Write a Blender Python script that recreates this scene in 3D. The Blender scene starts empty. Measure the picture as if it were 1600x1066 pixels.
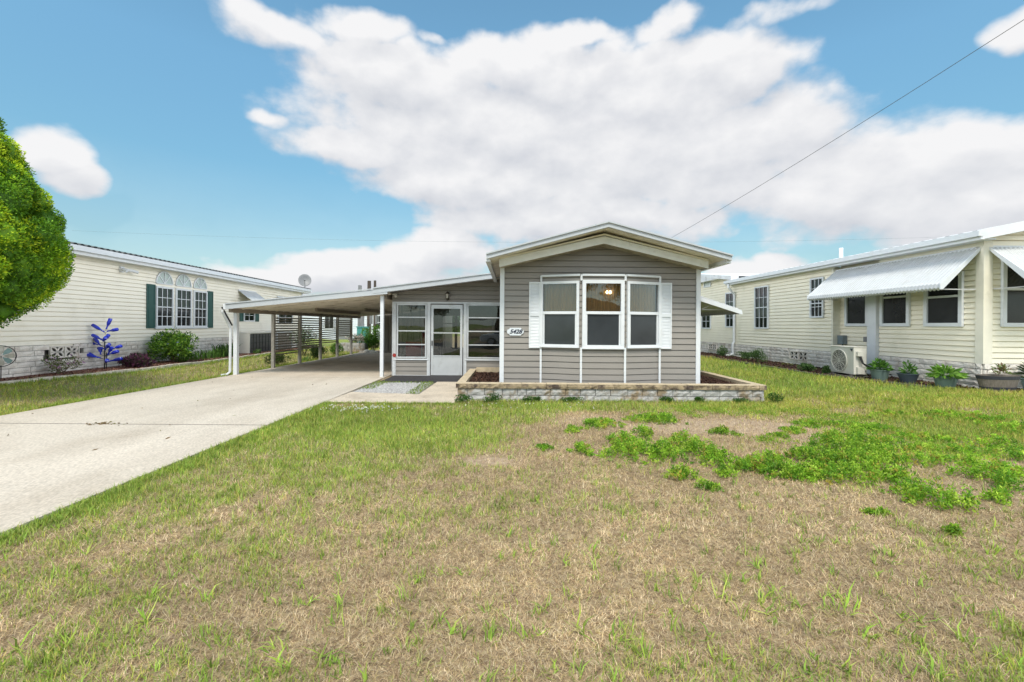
import bpy, bmesh, math, random
import numpy as np
from mathutils import Vector, Matrix
random.seed(7); np.random.seed(7)
R = math.radians
S = bpy.context.scene
COL = S.collection
# ------------------------------------------------------------------ camera
CAMH = 1.55; FPX = 711.0; CX = 800.0; HY = 509.0; ROLL = R(0.4)
cam_d = bpy.data.cameras.new('camera'); cam = bpy.data.objects.new('camera', cam_d); COL.objects.link(cam)
cam_d.sensor_width = 36; cam_d.lens = 16.0; cam_d.shift_y = -24/1600
cam_d.clip_start = 0.05; cam_d.clip_end = 3000
cam.location = (0, 0, CAMH); cam.rotation_euler = (R(90), -ROLL, 0)
S.camera = cam
S.view_settings.view_transform = 'Standard'; S.view_settings.look = 'None'
S.view_settings.exposure = 1.28; S.view_settings.gamma = 1; S.view_settings.use_curve_mapping = False
S.cycles.max_bounces = 8; S.cycles.transparent_max_bounces = 16
# ------------------------------------------------------------------ sky and sun
SUN_EL = R(56); SUN_AZ = R(186)      # compass angle measured from +Y towards +X: high behind the camera
W = bpy.data.worlds.new('World'); S.world = W; W.use_nodes = True
def build_sky():
    nt = W.node_tree; N = nt.nodes; L = nt.links; N.clear()
    out = N.new('ShaderNodeOutputWorld')
    sky = N.new('ShaderNodeTexSky'); sky.sky_type = 'NISHITA'; sky.sun_disc = False
    sky.sun_elevation = SUN_EL; sky.sun_rotation = SUN_AZ; sky.air_density = 1.0; sky.dust_density = .6; sky.ozone_density = 1.2
    tint = N.new('ShaderNodeMix'); tint.data_type = 'RGBA'; tint.blend_type = 'MULTIPLY'; tint.inputs[0].default_value = 1
    tint.inputs[7].default_value = (1.10, 1.52, 1.38, 1)
    L.new(sky.outputs[0], tint.inputs[6])
    b1 = N.new('ShaderNodeBackground'); b1.inputs[1].default_value = 0.066; L.new(tint.outputs[2], b1.inputs[0])
    # the blue thins out less towards the horizon than the model's clean air
    zc = N.new('ShaderNodeTexCoord'); zs = N.new('ShaderNodeSeparateXYZ'); L.new(zc.outputs['Generated'], zs.inputs[0]); zr = N.new('ShaderNodeMapRange'); L.new(zs.outputs[2], zr.inputs[0]); zr.inputs[1].default_value = .05; zr.inputs[2].default_value = .45; zr.inputs[3].default_value = .031; zr.inputs[4].default_value = .063; L.new(zr.outputs[0], b1.inputs[1])
    # cloud group: direction (azimuth, elevation in degrees) -> density
    g = bpy.data.node_groups.new('cloud_density', 'ShaderNodeTree')
    g.interface.new_socket('azel', in_out='INPUT', socket_type='NodeSocketVector')
    g.interface.new_socket('dens', in_out='OUTPUT', socket_type='NodeSocketFloat')
    gn, gl = g.nodes, g.links
    gi = gn.new('NodeGroupInput'); go = gn.new('NodeGroupOutput')
    # warp
    n0 = gn.new('ShaderNodeTexNoise'); n0.inputs['Scale'].default_value = .09; n0.inputs['Detail'].default_value = 4
    gl.new(gi.outputs[0], n0.inputs['Vector'])
    w = gn.new('ShaderNodeVectorMath'); w.operation = 'MULTIPLY_ADD'
    gl.new(n0.outputs['Color'], w.inputs[0]); w.inputs[1].default_value = (9, 6, 0)
    sub = gn.new('ShaderNodeVectorMath'); sub.operation = 'SUBTRACT'; gl.new(gi.outputs[0], sub.inputs[0]); sub.inputs[1].default_value = (4.5, 3, 0)
    gl.new(sub.outputs[0], w.inputs[2])
    blobs = [(-14.2,27.9,13.6,3.6,1),(4.0,29.2,18.4,4.3,1),(20.1,26.6,12.1,4.4,1),(0.0,22.8,26.6,6.2,1),(-18.7,20.1,9.4,2.7,.9),(15.7,18.6,22.4,6.2,1),(-4.0,17.1,16.0,3.7,1),(37.7,13.9,14.1,5.4,1),(44.6,16.1,6.1,3.1,1),(46.9,9.8,8.3,4.3,1),(30.6,20.5,7.2,3.7,.9),(8.0,32.8,6.3,1.4,.8),(-18.7,6.0,16.6,3.0,1),(-8.8,8.6,7.1,3.1,1),(-29.4,5.9,5.5,1.7,.8),(28.1,6.6,6.3,2.0,1),(-27.5,30.3,7.0,1.7,.6),(-18.7,32.3,7.2,1.9,.7),(-26.9,21.9,2.6,1.2,.6),(18.6,32.3,4.3,1.4,.6),(29.4,30.7,5.5,1.3,.6),(47.3,24.8,2.2,1.4,.7),(-9.6,32.3,2.4,.7,.5),(-45.8,14.8,2.9,2.0,.9),(-44.1,13.3,2.5,1.6,.8),(8.0,13.2,20.5,4.5,.9),(64,14,14,8,.9),(100,22,24,15,1),(150,20,28,14,1),(-160,24,26,14,1),(-105,18,24,13,1),(88,20,32,26,1),(-88,20,32,26,1),(-80,30,12,5,.8),(-120,45,20,7,.9),(120,50,22,8,1),(-170,60,40,10,.9),(20,58,40,10,.8)]  # the two big banks due left and right are added out of view as fill
    prev = None
    for az, el, rx, ry, a in blobs:
        s = gn.new('ShaderNodeVectorMath'); s.operation = 'SUBTRACT'; gl.new(w.outputs[0], s.inputs[0]); s.inputs[1].default_value = (az, el, 0)
        m = gn.new('ShaderNodeVectorMath'); m.operation = 'MULTIPLY'; gl.new(s.outputs[0], m.inputs[0]); m.inputs[1].default_value = (1/(rx*1.12), 1/(ry*1.15), 0)
        d = gn.new('ShaderNodeVectorMath'); d.operation = 'DOT_PRODUCT'; gl.new(m.outputs[0], d.inputs[0]); gl.new(m.outputs[0], d.inputs[1])
        k = gn.new('ShaderNodeMath'); k.operation = 'MULTIPLY_ADD'; gl.new(d.outputs['Value'], k.inputs[0]); k.inputs[1].default_value = -1.5*a; k.inputs[2].default_value = 1.5*a
        if prev is None: prev = k
        else:
            mx = gn.new('ShaderNodeMath'); mx.operation = 'SMOOTH_MAX'; gl.new(prev.outputs[0], mx.inputs[0]); gl.new(k.outputs[0], mx.inputs[1]); mx.inputs[2].default_value = .15; prev = mx
    cl = gn.new('ShaderNodeMath'); cl.operation = 'MAXIMUM'; gl.new(prev.outputs[0], cl.inputs[0]); cl.inputs[1].default_value = -1.2
    n1 = gn.new('ShaderNodeTexNoise'); n1.inputs['Scale'].default_value = .14; n1.inputs['Detail'].default_value = 9; n1.inputs['Roughness'].default_value = .52
    sc = gn.new('ShaderNodeVectorMath'); sc.operation = 'MULTIPLY'; sc.inputs[1].default_value = (1, 1.5, 1); gl.new(gi.outputs[0], sc.inputs[0]); gl.new(sc.outputs[0], n1.inputs['Vector'])
    ad = gn.new('ShaderNodeMath'); ad.operation = 'MULTIPLY_ADD'; gl.new(n1.outputs[0], ad.inputs[0]); ad.inputs[1].default_value = 2.6; gl.new(cl.outputs[0], ad.inputs[2])
    gl.new(ad.outputs[0], go.inputs[0])
    tc = N.new('ShaderNodeTexCoord'); sx = N.new('ShaderNodeSeparateXYZ'); L.new(tc.outputs['Generated'], sx.inputs[0])
    at = N.new('ShaderNodeMath'); at.operation = 'ARCTAN2'; L.new(sx.outputs[0], at.inputs[0]); L.new(sx.outputs[1], at.inputs[1])
    asn = N.new('ShaderNodeMath'); asn.operation = 'ARCSINE'; L.new(sx.outputs[2], asn.inputs[0])
    cb = N.new('ShaderNodeCombineXYZ'); L.new(at.outputs[0], cb.inputs[0]); L.new(asn.outputs[0], cb.inputs[1])
    dg = N.new('ShaderNodeVectorMath'); dg.operation = 'SCALE'; dg.inputs['Scale'].default_value = 57.2958; L.new(cb.outputs[0], dg.inputs[0])
    def dens(off):
        o = N.new('ShaderNodeVectorMath'); o.operation = 'ADD'; L.new(dg.outputs[0], o.inputs[0]); o.inputs[1].default_value = off
        q = N.new('ShaderNodeGroup'); q.node_tree = g; L.new(o.outputs[0], q.inputs[0]); return q.outputs[0]
    d0 = dens((0, 0, 0)); d1 = dens((-.8, 2.2, 0))
    mr = N.new('ShaderNodeMapRange'); mr.interpolation_type = 'SMOOTHSTEP'; L.new(d0, mr.inputs[0])
    mr.inputs[1].default_value = 1.28; mr.inputs[2].default_value = 2.15
    df = N.new('ShaderNodeMath'); df.operation = 'SUBTRACT'; L.new(d1, df.inputs[0]); L.new(d0, df.inputs[1])
    sh = N.new('ShaderNodeMapRange'); L.new(df.outputs[0], sh.inputs[0]); sh.inputs[1].default_value = -.7; sh.inputs[2].default_value = 1.0
    cc = N.new('ShaderNodeMix'); cc.data_type = 'RGBA'; L.new(sh.outputs[0], cc.inputs[0])
    cc.inputs[6].default_value = (.88, .88, .89, 1); cc.inputs[7].default_value = (.60, .625, .68, 1)
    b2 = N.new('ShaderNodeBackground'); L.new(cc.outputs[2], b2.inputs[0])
    # brighter clouds on the sun's side, plus unseen side banks boosted as fill
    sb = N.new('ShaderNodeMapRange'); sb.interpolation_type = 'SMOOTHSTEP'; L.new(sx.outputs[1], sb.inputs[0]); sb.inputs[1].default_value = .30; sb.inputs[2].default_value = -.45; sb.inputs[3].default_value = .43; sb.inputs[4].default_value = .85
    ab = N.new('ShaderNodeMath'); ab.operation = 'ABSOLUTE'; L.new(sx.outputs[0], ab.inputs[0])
    s2 = N.new('ShaderNodeMapRange'); s2.interpolation_type = 'SMOOTHSTEP'; L.new(ab.outputs[0], s2.inputs[0]); s2.inputs[1].default_value = .80; s2.inputs[2].default_value = .93; s2.inputs[3].default_value = 0; s2.inputs[4].default_value = 1.7  # extra glow added to clouds beyond both frame edges to light the side walls
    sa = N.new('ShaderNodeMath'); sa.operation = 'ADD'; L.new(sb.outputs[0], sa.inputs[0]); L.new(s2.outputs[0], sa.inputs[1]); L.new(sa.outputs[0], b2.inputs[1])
    # pale veil low over the horizon
    hz = N.new('ShaderNodeMapRange'); L.new(asn.outputs[0], hz.inputs[0]); hz.inputs[1].default_value = 0; hz.inputs[2].default_value = .30; hz.inputs[3].default_value = .42; hz.inputs[4].default_value = 0
    mxx = N.new('ShaderNodeMath'); mxx.operation = 'MAXIMUM'; L.new(mr.outputs[0], mxx.inputs[0]); L.new(hz.outputs[0], mxx.inputs[1])
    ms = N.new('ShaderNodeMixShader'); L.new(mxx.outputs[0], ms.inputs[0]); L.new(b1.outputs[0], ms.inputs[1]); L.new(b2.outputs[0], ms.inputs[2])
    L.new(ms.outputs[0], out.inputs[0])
build_sky()
sun_d = bpy.data.lights.new('sun', 'SUN'); sun = bpy.data.objects.new('sun', sun_d); COL.objects.link(sun)
sun_d.energy = 1.5; sun_d.angle = R(18); sun_d.color = (1, .93, .82)
sd = Vector((math.sin(SUN_AZ)*math.cos(SUN_EL), math.cos(SUN_AZ)*math.cos(SUN_EL), math.sin(SUN_EL)))
sun.rotation_euler = sd.to_track_quat('Z', 'Y').to_euler()

# ------------------------------------------------------------------ helpers
def unroll(px, py):
    dx, dy = px-CX, py-HY
    return dx*math.cos(ROLL)+dy*math.sin(ROLL), -dx*math.sin(ROLL)+dy*math.cos(ROLL)
def ray(px, py):
    x, y = unroll(px, py); return x/FPX, -y/FPX
def gp(px, py, z=0.0):                       # where a measured point of the photograph lies on the ground
    a, b = ray(px, py); Y = (z-CAMH)/b; return a*Y, Y
class Fr:
    """upright frame: u along a wall, n out of it, z up"""
    def __init__(s, o, U, N):
        s.o = Vector((o[0], o[1], o[2] if len(o) > 2 else 0)); s.U = Vector((U[0], U[1], 0)).normalized(); s.N = Vector((N[0], N[1], 0)).normalized()
    def p(s, u, n, z): return s.o+s.U*u+s.N*n+Vector((0, 0, z))
    def hit(s, px, py, n=0.0):
        a, b = ray(px, py); d = Vector((a, 1, b)); o = s.o+s.N*n
        t = (o.dot(s.N))/(d.dot(s.N)); q = d*t
        return (q-s.o).dot(s.U), CAMH+b*t
    def hu(s, px, n=0.0): return s.hit(px, HY, n)[0]
WF = Fr((0, 0), (1, 0), (0, -1))             # facing the camera: u = X, n = -Y
def tag(o, label=None, cat=None, group=None, kind=None):
    if label: o['label'] = label
    if cat: o['category'] = cat
    if group: o['group'] = group
    if kind: o['kind'] = kind
    return o
def empty(name, loc, label=None, cat=None, group=None):
    o = bpy.data.objects.new(name, None); o.empty_display_size = .2; COL.objects.link(o); o.location = loc
    return tag(o, label, cat, group)
def origin_of(o):
    v = Vector((0, 0, 0))
    while o is not None: v += o.location; o = o.parent
    return v
class MB:
    def __init__(s, f=None): s.v = []; s.fc = []; s.f = f
    def T(s, p):
        p = Vector(p); return s.f.p(p.x, p.y, p.z) if s.f else p
    def add(s, vs, fs):
        b = len(s.v); s.v += [tuple(s.T(q)) for q in vs]; s.fc += [tuple(b+i for i in f) for f in fs]; return s
    def box(s, a0, a1, b0, b1, c0, c1):
        return s.add([(x, y, z) for z in (c0, c1) for y in (b0, b1) for x in (a0, a1)],
                     [(0, 2, 3, 1), (4, 5, 7, 6), (0, 1, 5, 4), (2, 6, 7, 3), (0, 4, 6, 2), (1, 3, 7, 5)])
    def quad(s, *ps): return s.add(ps, [tuple(range(len(ps)))])
    def prism(s, poly, c0, c1, axis=1):
        """poly in the two other axes, extruded along axis"""
        def mk(p, c):
            q = list(p); q.insert(axis, c); return tuple(q)
        n = len(poly); vs = [mk(p, c0) for p in poly]+[mk(p, c1) for p in poly]
        return s.add(vs, [tuple(range(n))[::-1], tuple(range(n, 2*n))]+[(i, (i+1) % n, n+(i+1) % n, n+i) for i in range(n)])
    def bar(s, p0, p1, w, h=None, up=(0, 0, 1)):
        h = h or w; p0 = s.T(p0); p1 = s.T(p1); d = (p1-p0).normalized(); u = Vector(up)
        if abs(d.dot(u)) > .98: u = Vector((1, 0, 0))
        a = d.cross(u).normalized()*w/2; c = a.cross(d).normalized()*h/2
        b = len(s.v); s.v += [tuple(p+q) for p in (p0, p1) for q in (-a-c, a-c, a+c, -a+c)]
        s.fc += [tuple(b+i for i in f) for f in [(3, 2, 1, 0), (4, 5, 6, 7), (0, 1, 5, 4), (1, 2, 6, 5), (2, 3, 7, 6), (3, 0, 4, 7)]]; return s
    def tube(s, pts, r, n=8, cap=True):
        pts = [s.T(p) for p in pts]; rs = r if isinstance(r, (list, tuple)) else [r]*len(pts); b = len(s.v); prevx = None
        for i, p in enumerate(pts):
            d = (pts[min(i+1, len(pts)-1)]-pts[max(i-1, 0)]).normalized()
            x = (prevx-d*prevx.dot(d)).normalized() if prevx is not None else d.cross(Vector((0, 0, 1)) if abs(d.z) < .95 else Vector((1, 0, 0))).normalized()
            prevx = x; y = d.cross(x)
            for k in range(n):
                a = 2*math.pi*k/n; s.v.append(tuple(p+(x*math.cos(a)+y*math.sin(a))*rs[i]))
        for i in range(len(pts)-1):
            for k in range(n): s.fc.append((b+i*n+k, b+i*n+(k+1) % n, b+(i+1)*n+(k+1) % n, b+(i+1)*n+k))
        if cap: s.fc.append(tuple(b+k for k in range(n))[::-1]); s.fc.append(tuple(b+(len(pts)-1)*n+k for k in range(n)))
        return s
    def lathe(s, c, prof, n=24, sx=1, sy=1):
        b = len(s.v)
        for r, z in prof:
            for k in range(n):
                a = 2*math.pi*k/n; s.v.append(tuple(s.T((c[0]+r*math.cos(a)*sx, c[1]+r*math.sin(a)*sy, c[2]+z))))
        for i in range(len(prof)-1):
            for k in range(n): s.fc.append((b+i*n+k, b+i*n+(k+1) % n, b+(i+1)*n+(k+1) % n, b+(i+1)*n+k))
        s.fc.append(tuple(b+k for k in range(n))[::-1]); s.fc.append(tuple(b+(len(prof)-1)*n+k for k in range(n))); return s
    def build(s, name, mat, parent=None, smooth=False, bevel=0):
        me = bpy.data.meshes.new(name); o0 = origin_of(parent)
        me.from_pydata([(x-o0.x, y-o0.y, z-o0.z) for x, y, z in s.v], [], s.fc)
        bm = bmesh.new(); bm.from_mesh(me); bmesh.ops.recalc_face_normals(bm, faces=bm.faces); bm.to_mesh(me); bm.free()
        me.materials.append(mat)
        if smooth:
            me.polygons.foreach_set('use_smooth', [True]*len(me.polygons))
        o = bpy.data.objects.new(name, me); COL.objects.link(o); o.parent = parent
        if bevel:
            m = o.modifiers.new('bevel', 'BEVEL'); m.width = bevel; m.segments = 2; m.limit_method = 'ANGLE'
        return o
def raw_mesh(name, V, Q, T_, C, mat, parent=None):
    """numpy verts, quads, tris and per-vertex colours"""
    me = bpy.data.meshes.new(name); V = np.asarray(V, dtype=np.float32)
    if parent is not None:
        o0 = origin_of(parent); V = V-np.array([o0.x, o0.y, o0.z], dtype=np.float32)
    nq = 0 if Q is None else len(Q); nt = 0 if T_ is None else len(T_)
    me.vertices.add(len(V)); me.vertices.foreach_set('co', V.ravel())
    loops = []
    if nq: loops.append(np.asarray(Q, dtype=np.int32).ravel())
    if nt: loops.append(np.asarray(T_, dtype=np.int32).ravel())
    loops = np.concatenate(loops); me.loops.add(len(loops)); me.loops.foreach_set('vertex_index', loops)
    me.polygons.add(nq+nt); st = np.concatenate([np.arange(nq)*4, nq*4+np.arange(nt)*3]).astype(np.int32)
    me.polygons.foreach_set('loop_start', st)
    me.update(calc_edges=True)
    if C is not None:
        at = me.color_attributes.new('Col', 'FLOAT_COLOR', 'POINT')
        C4 = np.ones((len(V), 4), dtype=np.float32); C4[:, :3] = C; at.data.foreach_set('color', C4.ravel())
    me.materials.append(mat); o = bpy.data.objects.new(name, me); COL.objects.link(o); o.parent = parent; return o
def vnoise(x, y, seed=0, octaves=4, freq=1.0):
    """value noise 0..1 on numpy arrays"""
    rs = np.random.RandomState(seed); tab = rs.rand(256, 256); out = 0; amp = 1; tot = 0
    x = np.asarray(x, dtype=float)*freq; y = np.asarray(y, dtype=float)*freq
    for o in range(octaves):
        xi = np.floor(x).astype(int); yi = np.floor(y).astype(int); fx = x-xi; fy = y-yi
        fx = fx*fx*(3-2*fx); fy = fy*fy*(3-2*fy)
        a = tab[xi % 256, yi % 256]; b = tab[(xi+1) % 256, yi % 256]; c = tab[xi % 256, (yi+1) % 256]; d = tab[(xi+1) % 256, (yi+1) % 256]
        out = out+amp*((a*(1-fx)+b*fx)*(1-fy)+(c*(1-fx)+d*fx)*fy); tot += amp; amp *= .5; x = x*2.03+17; y = y*2.03+31
    return out/tot
def sstep(e0, e1, x):
    t = np.clip((np.asarray(x, dtype=float)-e0)/(e1-e0), 0, 1); return t*t*(3-2*t)
# ------------------------------------------------------------------ materials
def mat_base(name):
    m = bpy.data.materials.new(name); m.use_nodes = True; nt = m.node_tree
    return m, nt, nt.nodes['Principled BSDF']
def pmat(name, col, var=.12, scale=6, rough=.6, bump=0, bscale=None, metal=0, spec=.4, stain=None, detail=5, stretch=(1, 1, 1), speck=0):
    """procedural material: base colour varied by two noises, optional stains, specks and bump"""
    m, nt, p = mat_base(name); N, L = nt.nodes, nt.links
    tc = N.new('ShaderNodeTexCoord'); mp = N.new('ShaderNodeMapping'); mp.inputs['Scale'].default_value = stretch; L.new(tc.outputs['Object'], mp.inputs[0])
    n = N.new('ShaderNodeTexNoise'); n.inputs['Scale'].default_value = scale; n.inputs['Detail'].default_value = detail; L.new(mp.outputs[0], n.inputs['Vector'])
    cr = N.new('ShaderNodeValToRGB'); cr.color_ramp.elements[0].position = .28; cr.color_ramp.elements[1].position = .72
    cr.color_ramp.elements[0].color = (*[c*(1-var) for c in col], 1); cr.color_ramp.elements[1].color = (*[min(1, c*(1+var)) for c in col], 1)
    L.new(n.outputs[0], cr.inputs[0]); last = cr.outputs[0]
    if stain:
        sc, sscale, lo, hi = stain
        n2 = N.new('ShaderNodeTexNoise'); n2.inputs['Scale'].default_value = sscale; n2.inputs['Detail'].default_value = 8; n2.inputs['Roughness'].default_value = .65; L.new(mp.outputs[0], n2.inputs['Vector'])
        mr = N.new('ShaderNodeMapRange'); L.new(n2.outputs[0], mr.inputs[0]); mr.inputs[1].default_value = lo; mr.inputs[2].default_value = hi
        mx = N.new('ShaderNodeMix'); mx.data_type = 'RGBA'; L.new(mr.outputs[0], mx.inputs[0]); L.new(last, mx.inputs[6]); mx.inputs[7].default_value = (*sc, 1); last = mx.outputs[2]
    if speck:
        n3 = N.new('ShaderNodeTexNoise'); n3.inputs['Scale'].default_value = speck; n3.inputs['Detail'].default_value = 2; L.new(mp.outputs[0], n3.inputs['Vector'])
        mr = N.new('ShaderNodeMapRange'); L.new(n3.outputs[0], mr.inputs[0]); mr.inputs[1].default_value = .35; mr.inputs[2].default_value = .65; mr.inputs[3].default_value = .80; mr.inputs[4].default_value = 1.12
        mx = N.new('ShaderNodeMix'); mx.data_type = 'RGBA'; mx.blend_type = 'MULTIPLY'; mx.inputs[0].default_value = 1; L.new(last, mx.inputs[6]); L.new(mr.outputs[0], mx.inputs[7]); last = mx.outputs[2]
    L.new(last, p.inputs['Base Color'])
    p.inputs['Roughness'].default_value = rough; p.inputs['Metallic'].default_value = metal; p.inputs['Specular IOR Level'].default_value = spec
    if bump:
        nb = N.new('ShaderNodeTexNoise'); nb.inputs['Scale'].default_value = bscale or scale*4; nb.inputs['Detail'].default_value = 5; L.new(mp.outputs[0], nb.inputs['Vector'])
        b = N.new('ShaderNodeBump'); b.inputs['Strength'].default_value = bump; b.inputs['Distance'].default_value = .02; L.new(nb.outputs[0], b.inputs['Height']); L.new(b.outputs[0], p.inputs['Normal'])
    return m
def leafmat(name, trans=.35, var=.25, scale=9):
    m, nt, p = mat_base(name); N, L = nt.nodes, nt.links
    at = N.new('ShaderNodeAttribute'); at.attribute_name = 'Col'
    tc = N.new('ShaderNodeTexCoord'); n = N.new('ShaderNodeTexNoise'); n.inputs['Scale'].default_value = scale; L.new(tc.outputs['Object'], n.inputs['Vector'])
    mr = N.new('ShaderNodeMapRange'); L.new(n.outputs[0], mr.inputs[0]); mr.inputs[1].default_value = .3; mr.inputs[2].default_value = .7; mr.inputs[3].default_value = 1-var; mr.inputs[4].default_value = 1+var
    mx = N.new('ShaderNodeMix'); mx.data_type = 'RGBA'; mx.blend_type = 'MULTIPLY'; mx.inputs[0].default_value = 1; L.new(at.outputs['Color'], mx.inputs[6]); L.new(mr.outputs[0], mx.inputs[7])
    L.new(mx.outputs[2], p.inputs['Base Color']); p.inputs['Roughness'].default_value = .55; p.inputs['Specular IOR Level'].default_value = .25
    tr = N.new('ShaderNodeBsdfTranslucent'); L.new(mx.outputs[2], tr.inputs[0]); ms = N.new('ShaderNodeMixShader'); ms.inputs[0].default_value = trans
    L.new(p.outputs[0], ms.inputs[1]); L.new(tr.outputs[0], ms.inputs[2]); L.new(ms.outputs[0], nt.nodes['Material Output'].inputs[0]); return m
def glassmat(name, tint=(.55, .58, .58), ior=1.5, boost=.06, rough=.0):
    """thin pane: see-through tint with a mirror reflection that grows at grazing angles"""
    m, nt, p = mat_base(name); N, L = nt.nodes, nt.links; N.remove(p)
    t = N.new('ShaderNodeBsdfTransparent'); t.inputs[0].default_value = (*tint, 1)
    g = N.new('ShaderNodeBsdfGlossy'); g.inputs['Roughness'].default_value = rough; g.inputs[0].default_value = (.9, .95, 1, 1)
    fr = N.new('ShaderNodeFresnel'); fr.inputs[0].default_value = ior; ad = N.new('ShaderNodeMath'); ad.operation = 'ADD'; ad.use_clamp = True; L.new(fr.outputs[0], ad.inputs[0]); ad.inputs[1].default_value = boost
    tc = N.new('ShaderNodeTexCoord'); nz = N.new('ShaderNodeTexNoise'); nz.inputs['Scale'].default_value = 1.6; nz.inputs['Detail'].default_value = 1; L.new(tc.outputs['Object'], nz.inputs['Vector'])
    b = N.new('ShaderNodeBump'); b.inputs['Strength'].default_value = .06; b.inputs['Distance'].default_value = .05; L.new(nz.outputs[0], b.inputs['Height']); L.new(b.outputs[0], g.inputs['Normal'])
    ms = N.new('ShaderNodeMixShader'); L.new(ad.outputs[0], ms.inputs[0]); L.new(t.outputs[0], ms.inputs[1]); L.new(g.outputs[0], ms.inputs[2]); L.new(ms.outputs[0], nt.nodes['Material Output'].inputs[0]); return m
M = {}
M['siding'] = pmat('taupe_vinyl', (.262, .245, .224), .05, 2, .55, .08, 40, stain=((.25, .235, .21), 1.2, .55, .8))
M['siding_left'] = pmat('ivory_vinyl', (.85, .81, .70), .03, 2, .5, .08, 40, stain=((.62, .58, .47), .9, .58, .85))
M['siding_right'] = pmat('cream_vinyl', (.85, .80, .655), .03, 2, .5, .08, 40, stain=((.6, .58, .42), .9, .58, .85))
M['white'] = pmat('white_painted_metal', (.66, .69, .72), .04, 5, .4, .05, 30, stain=((.5, .5, .47), 4, .62, .85))
M['white_dirty'] = pmat('weathered_white_trim', (.76, .78, .79), .08, 5, .5, .1, 30, stain=((.36, .34, .28), 5, .58, .85))
M['cream_trim'] = pmat('cream_trim', (.76, .73, .62), .05, 5, .5, stain=((.5, .47, .36), 3, .6, .85))
M['soffit'] = pmat('soffit_boards', (.42, .38, .31), .15, 8, .7, .2, stain=((.12, .09, .06), 9, .5, .7))
M['soffit_panel'] = pmat('beige_roof_pan', (.76, .71, .62), .08, 3, .6, stain=((.34, .29, .22), 2, .5, .8))
M['beam'] = pmat('brown_beam', (.27, .235, .195), .15, 6, .6, .1)
M['awning'] = pmat('ribbed_awning_white', (.50, .52, .53), .05, 4, .45, .05, stain=((.42, .43, .42), 3, .5, .8))
M['fascia'] = pmat('pale_grey_fascia', (.44, .47, .50), .05, 3, .4, .05, 30, stain=((.36, .36, .35), 3, .58, .85))
M['roof'] = pmat('white_roof_coating', (.66, .68, .70), .08, 3, .6, .2, 20, stain=((.35, .35, .33), 2, .55, .8))
M['roof_dark'] = pmat('dark_roof_edge', (.10, .11, .11), .2, 8, .6, .1)
M['grey_post'] = pmat('aluminium_post', (.50, .51, .52), .06, 5, .4, .05, stain=((.33, .31, .28), 5, .55, .8))
M['post_brown'] = pmat('taupe_post', (.38, .36, .33), .08, 5, .5, .05, stain=((.4, .39, .36), 5, .5, .8))
M['slat'] = pmat('taupe_slat', (.24, .22, .19), .08, 5, .5)
M['alu'] = pmat('brushed_aluminium', (.56, .58, .60), .06, 5, .42, .05, metal=.25, stain=((.4, .4, .39), 4, .55, .8))
M['shutter_green'] = pmat('green_shutter', (.025, .080, .070), .1, 8, .5)
M['concrete'] = pmat('driveway_concrete', (.57, .505, .42), .07, .9, .85, .35, 60, stain=((.34, .28, .21), .8, .44, .88), speck=60, stretch=(1, .45, 1))
M['concrete_warm'] = pmat('walkway_concrete', (.56, .475, .37), .12, 1.5, .85, .3, 60, stain=((.36, .29, .22), 2.5, .5, .75), speck=45)
M['rubber'] = pmat('dark_mat', (.035, .033, .036), .2, 12, .9, .3, 80)
M['gravel_base'] = pmat('gravel_soil', (.25, .23, .21), .3, 20, .95, .8, 60)
M['gravel'] = pmat('gravel_stone', (.40, .39, .38), .45, 22, .9, .3, 60)
M['mulch_dark'] = pmat('dark_brown_mulch', (.060, .032, .024), .5, 25, .95, 1, 60)
M['mulch_red'] = pmat('red_brown_mulch', (.20, .095, .065), .45, 25, .95, 1, 60)
M['block_white'] = pmat('split_block_pale', (.70, .66, .60), .16, 5, .85, .7, 35, stain=((.42, .33, .27), 2.2, .52, .75))
M['block_grey'] = pmat('split_block_grey', (.39, .385, .375), .22, 7, .85, .8, 28, stain=((.26, .20, .13), 3.0, .48, .62))
M['block_cap'] = pmat('tan_cap_stone', (.30, .235, .15), .3, 9, .85, .7, 30, stain=((.07, .05, .04), 5, .46, .62))
M['block_top'] = pmat('pale_cap_top', (.50, .41, .28), .15, 9, .85, .4, 30)
M['mortar'] = pmat('mortar', (.13, .12, .11), .2, 20, .9)
M['curb'] = pmat('pale_edging_stone', (.55, .50, .42), .2, 7, .85, .5, 30)
M['edging_dark'] = pmat('dark_edging', (.12, .11, .10), .3, 9, .85, .5, 30)
M['asphalt'] = pmat('asphalt', (.06, .06, .06), .2, 20, .9, .4, 80)
M['bark'] = pmat('bark', (.14, .10, .075), .3, 8, .9, .8, 20, stretch=(1, 1, .3))
M['pole_wood'] = pmat('weathered_pole', (.075, .06, .05), .25, 8, .9, .5, 20, stretch=(1, 1, .2))
M['black'] = pmat('black_metal', (.02, .02, .021), .2, 10, .45)
M['dark_int'] = pmat('dark_interior', (.05, .045, .04), .3, 4, .8)
M['int_wall'] = pmat('porch_interior_wall', (.22, .20, .175), .1, 4, .8)
M['curtain'] = pmat('gold_curtain', (.50, .30, .10), .25, 1.2, .9, stretch=(28, 28, .4), spec=.1)
M['screen'] = pmat('grey_insect_screen', (.034, .040, .046), .25, 1.6, .13, spec=.5)
M['red'] = pmat('red_fabric', (.30, .035, .03), .2, 6, .7)
M['bottle'] = pmat('cobalt_glass', (.01, .03, .50), .3, 4, .08, spec=.9)
M['ac'] = pmat('ac_beige_metal', (.60, .585, .53), .05, 5, .45)
M['ac_dark'] = pmat('ac_grille_dark', (.08, .08, .08), .2, 10, .5)
M['slate'] = pmat('slate_blue_box', (.16, .20, .22), .1, 8, .5)
M['dish'] = pmat('dish_grey', (.19, .195, .20), .08, 5, .45)
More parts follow.
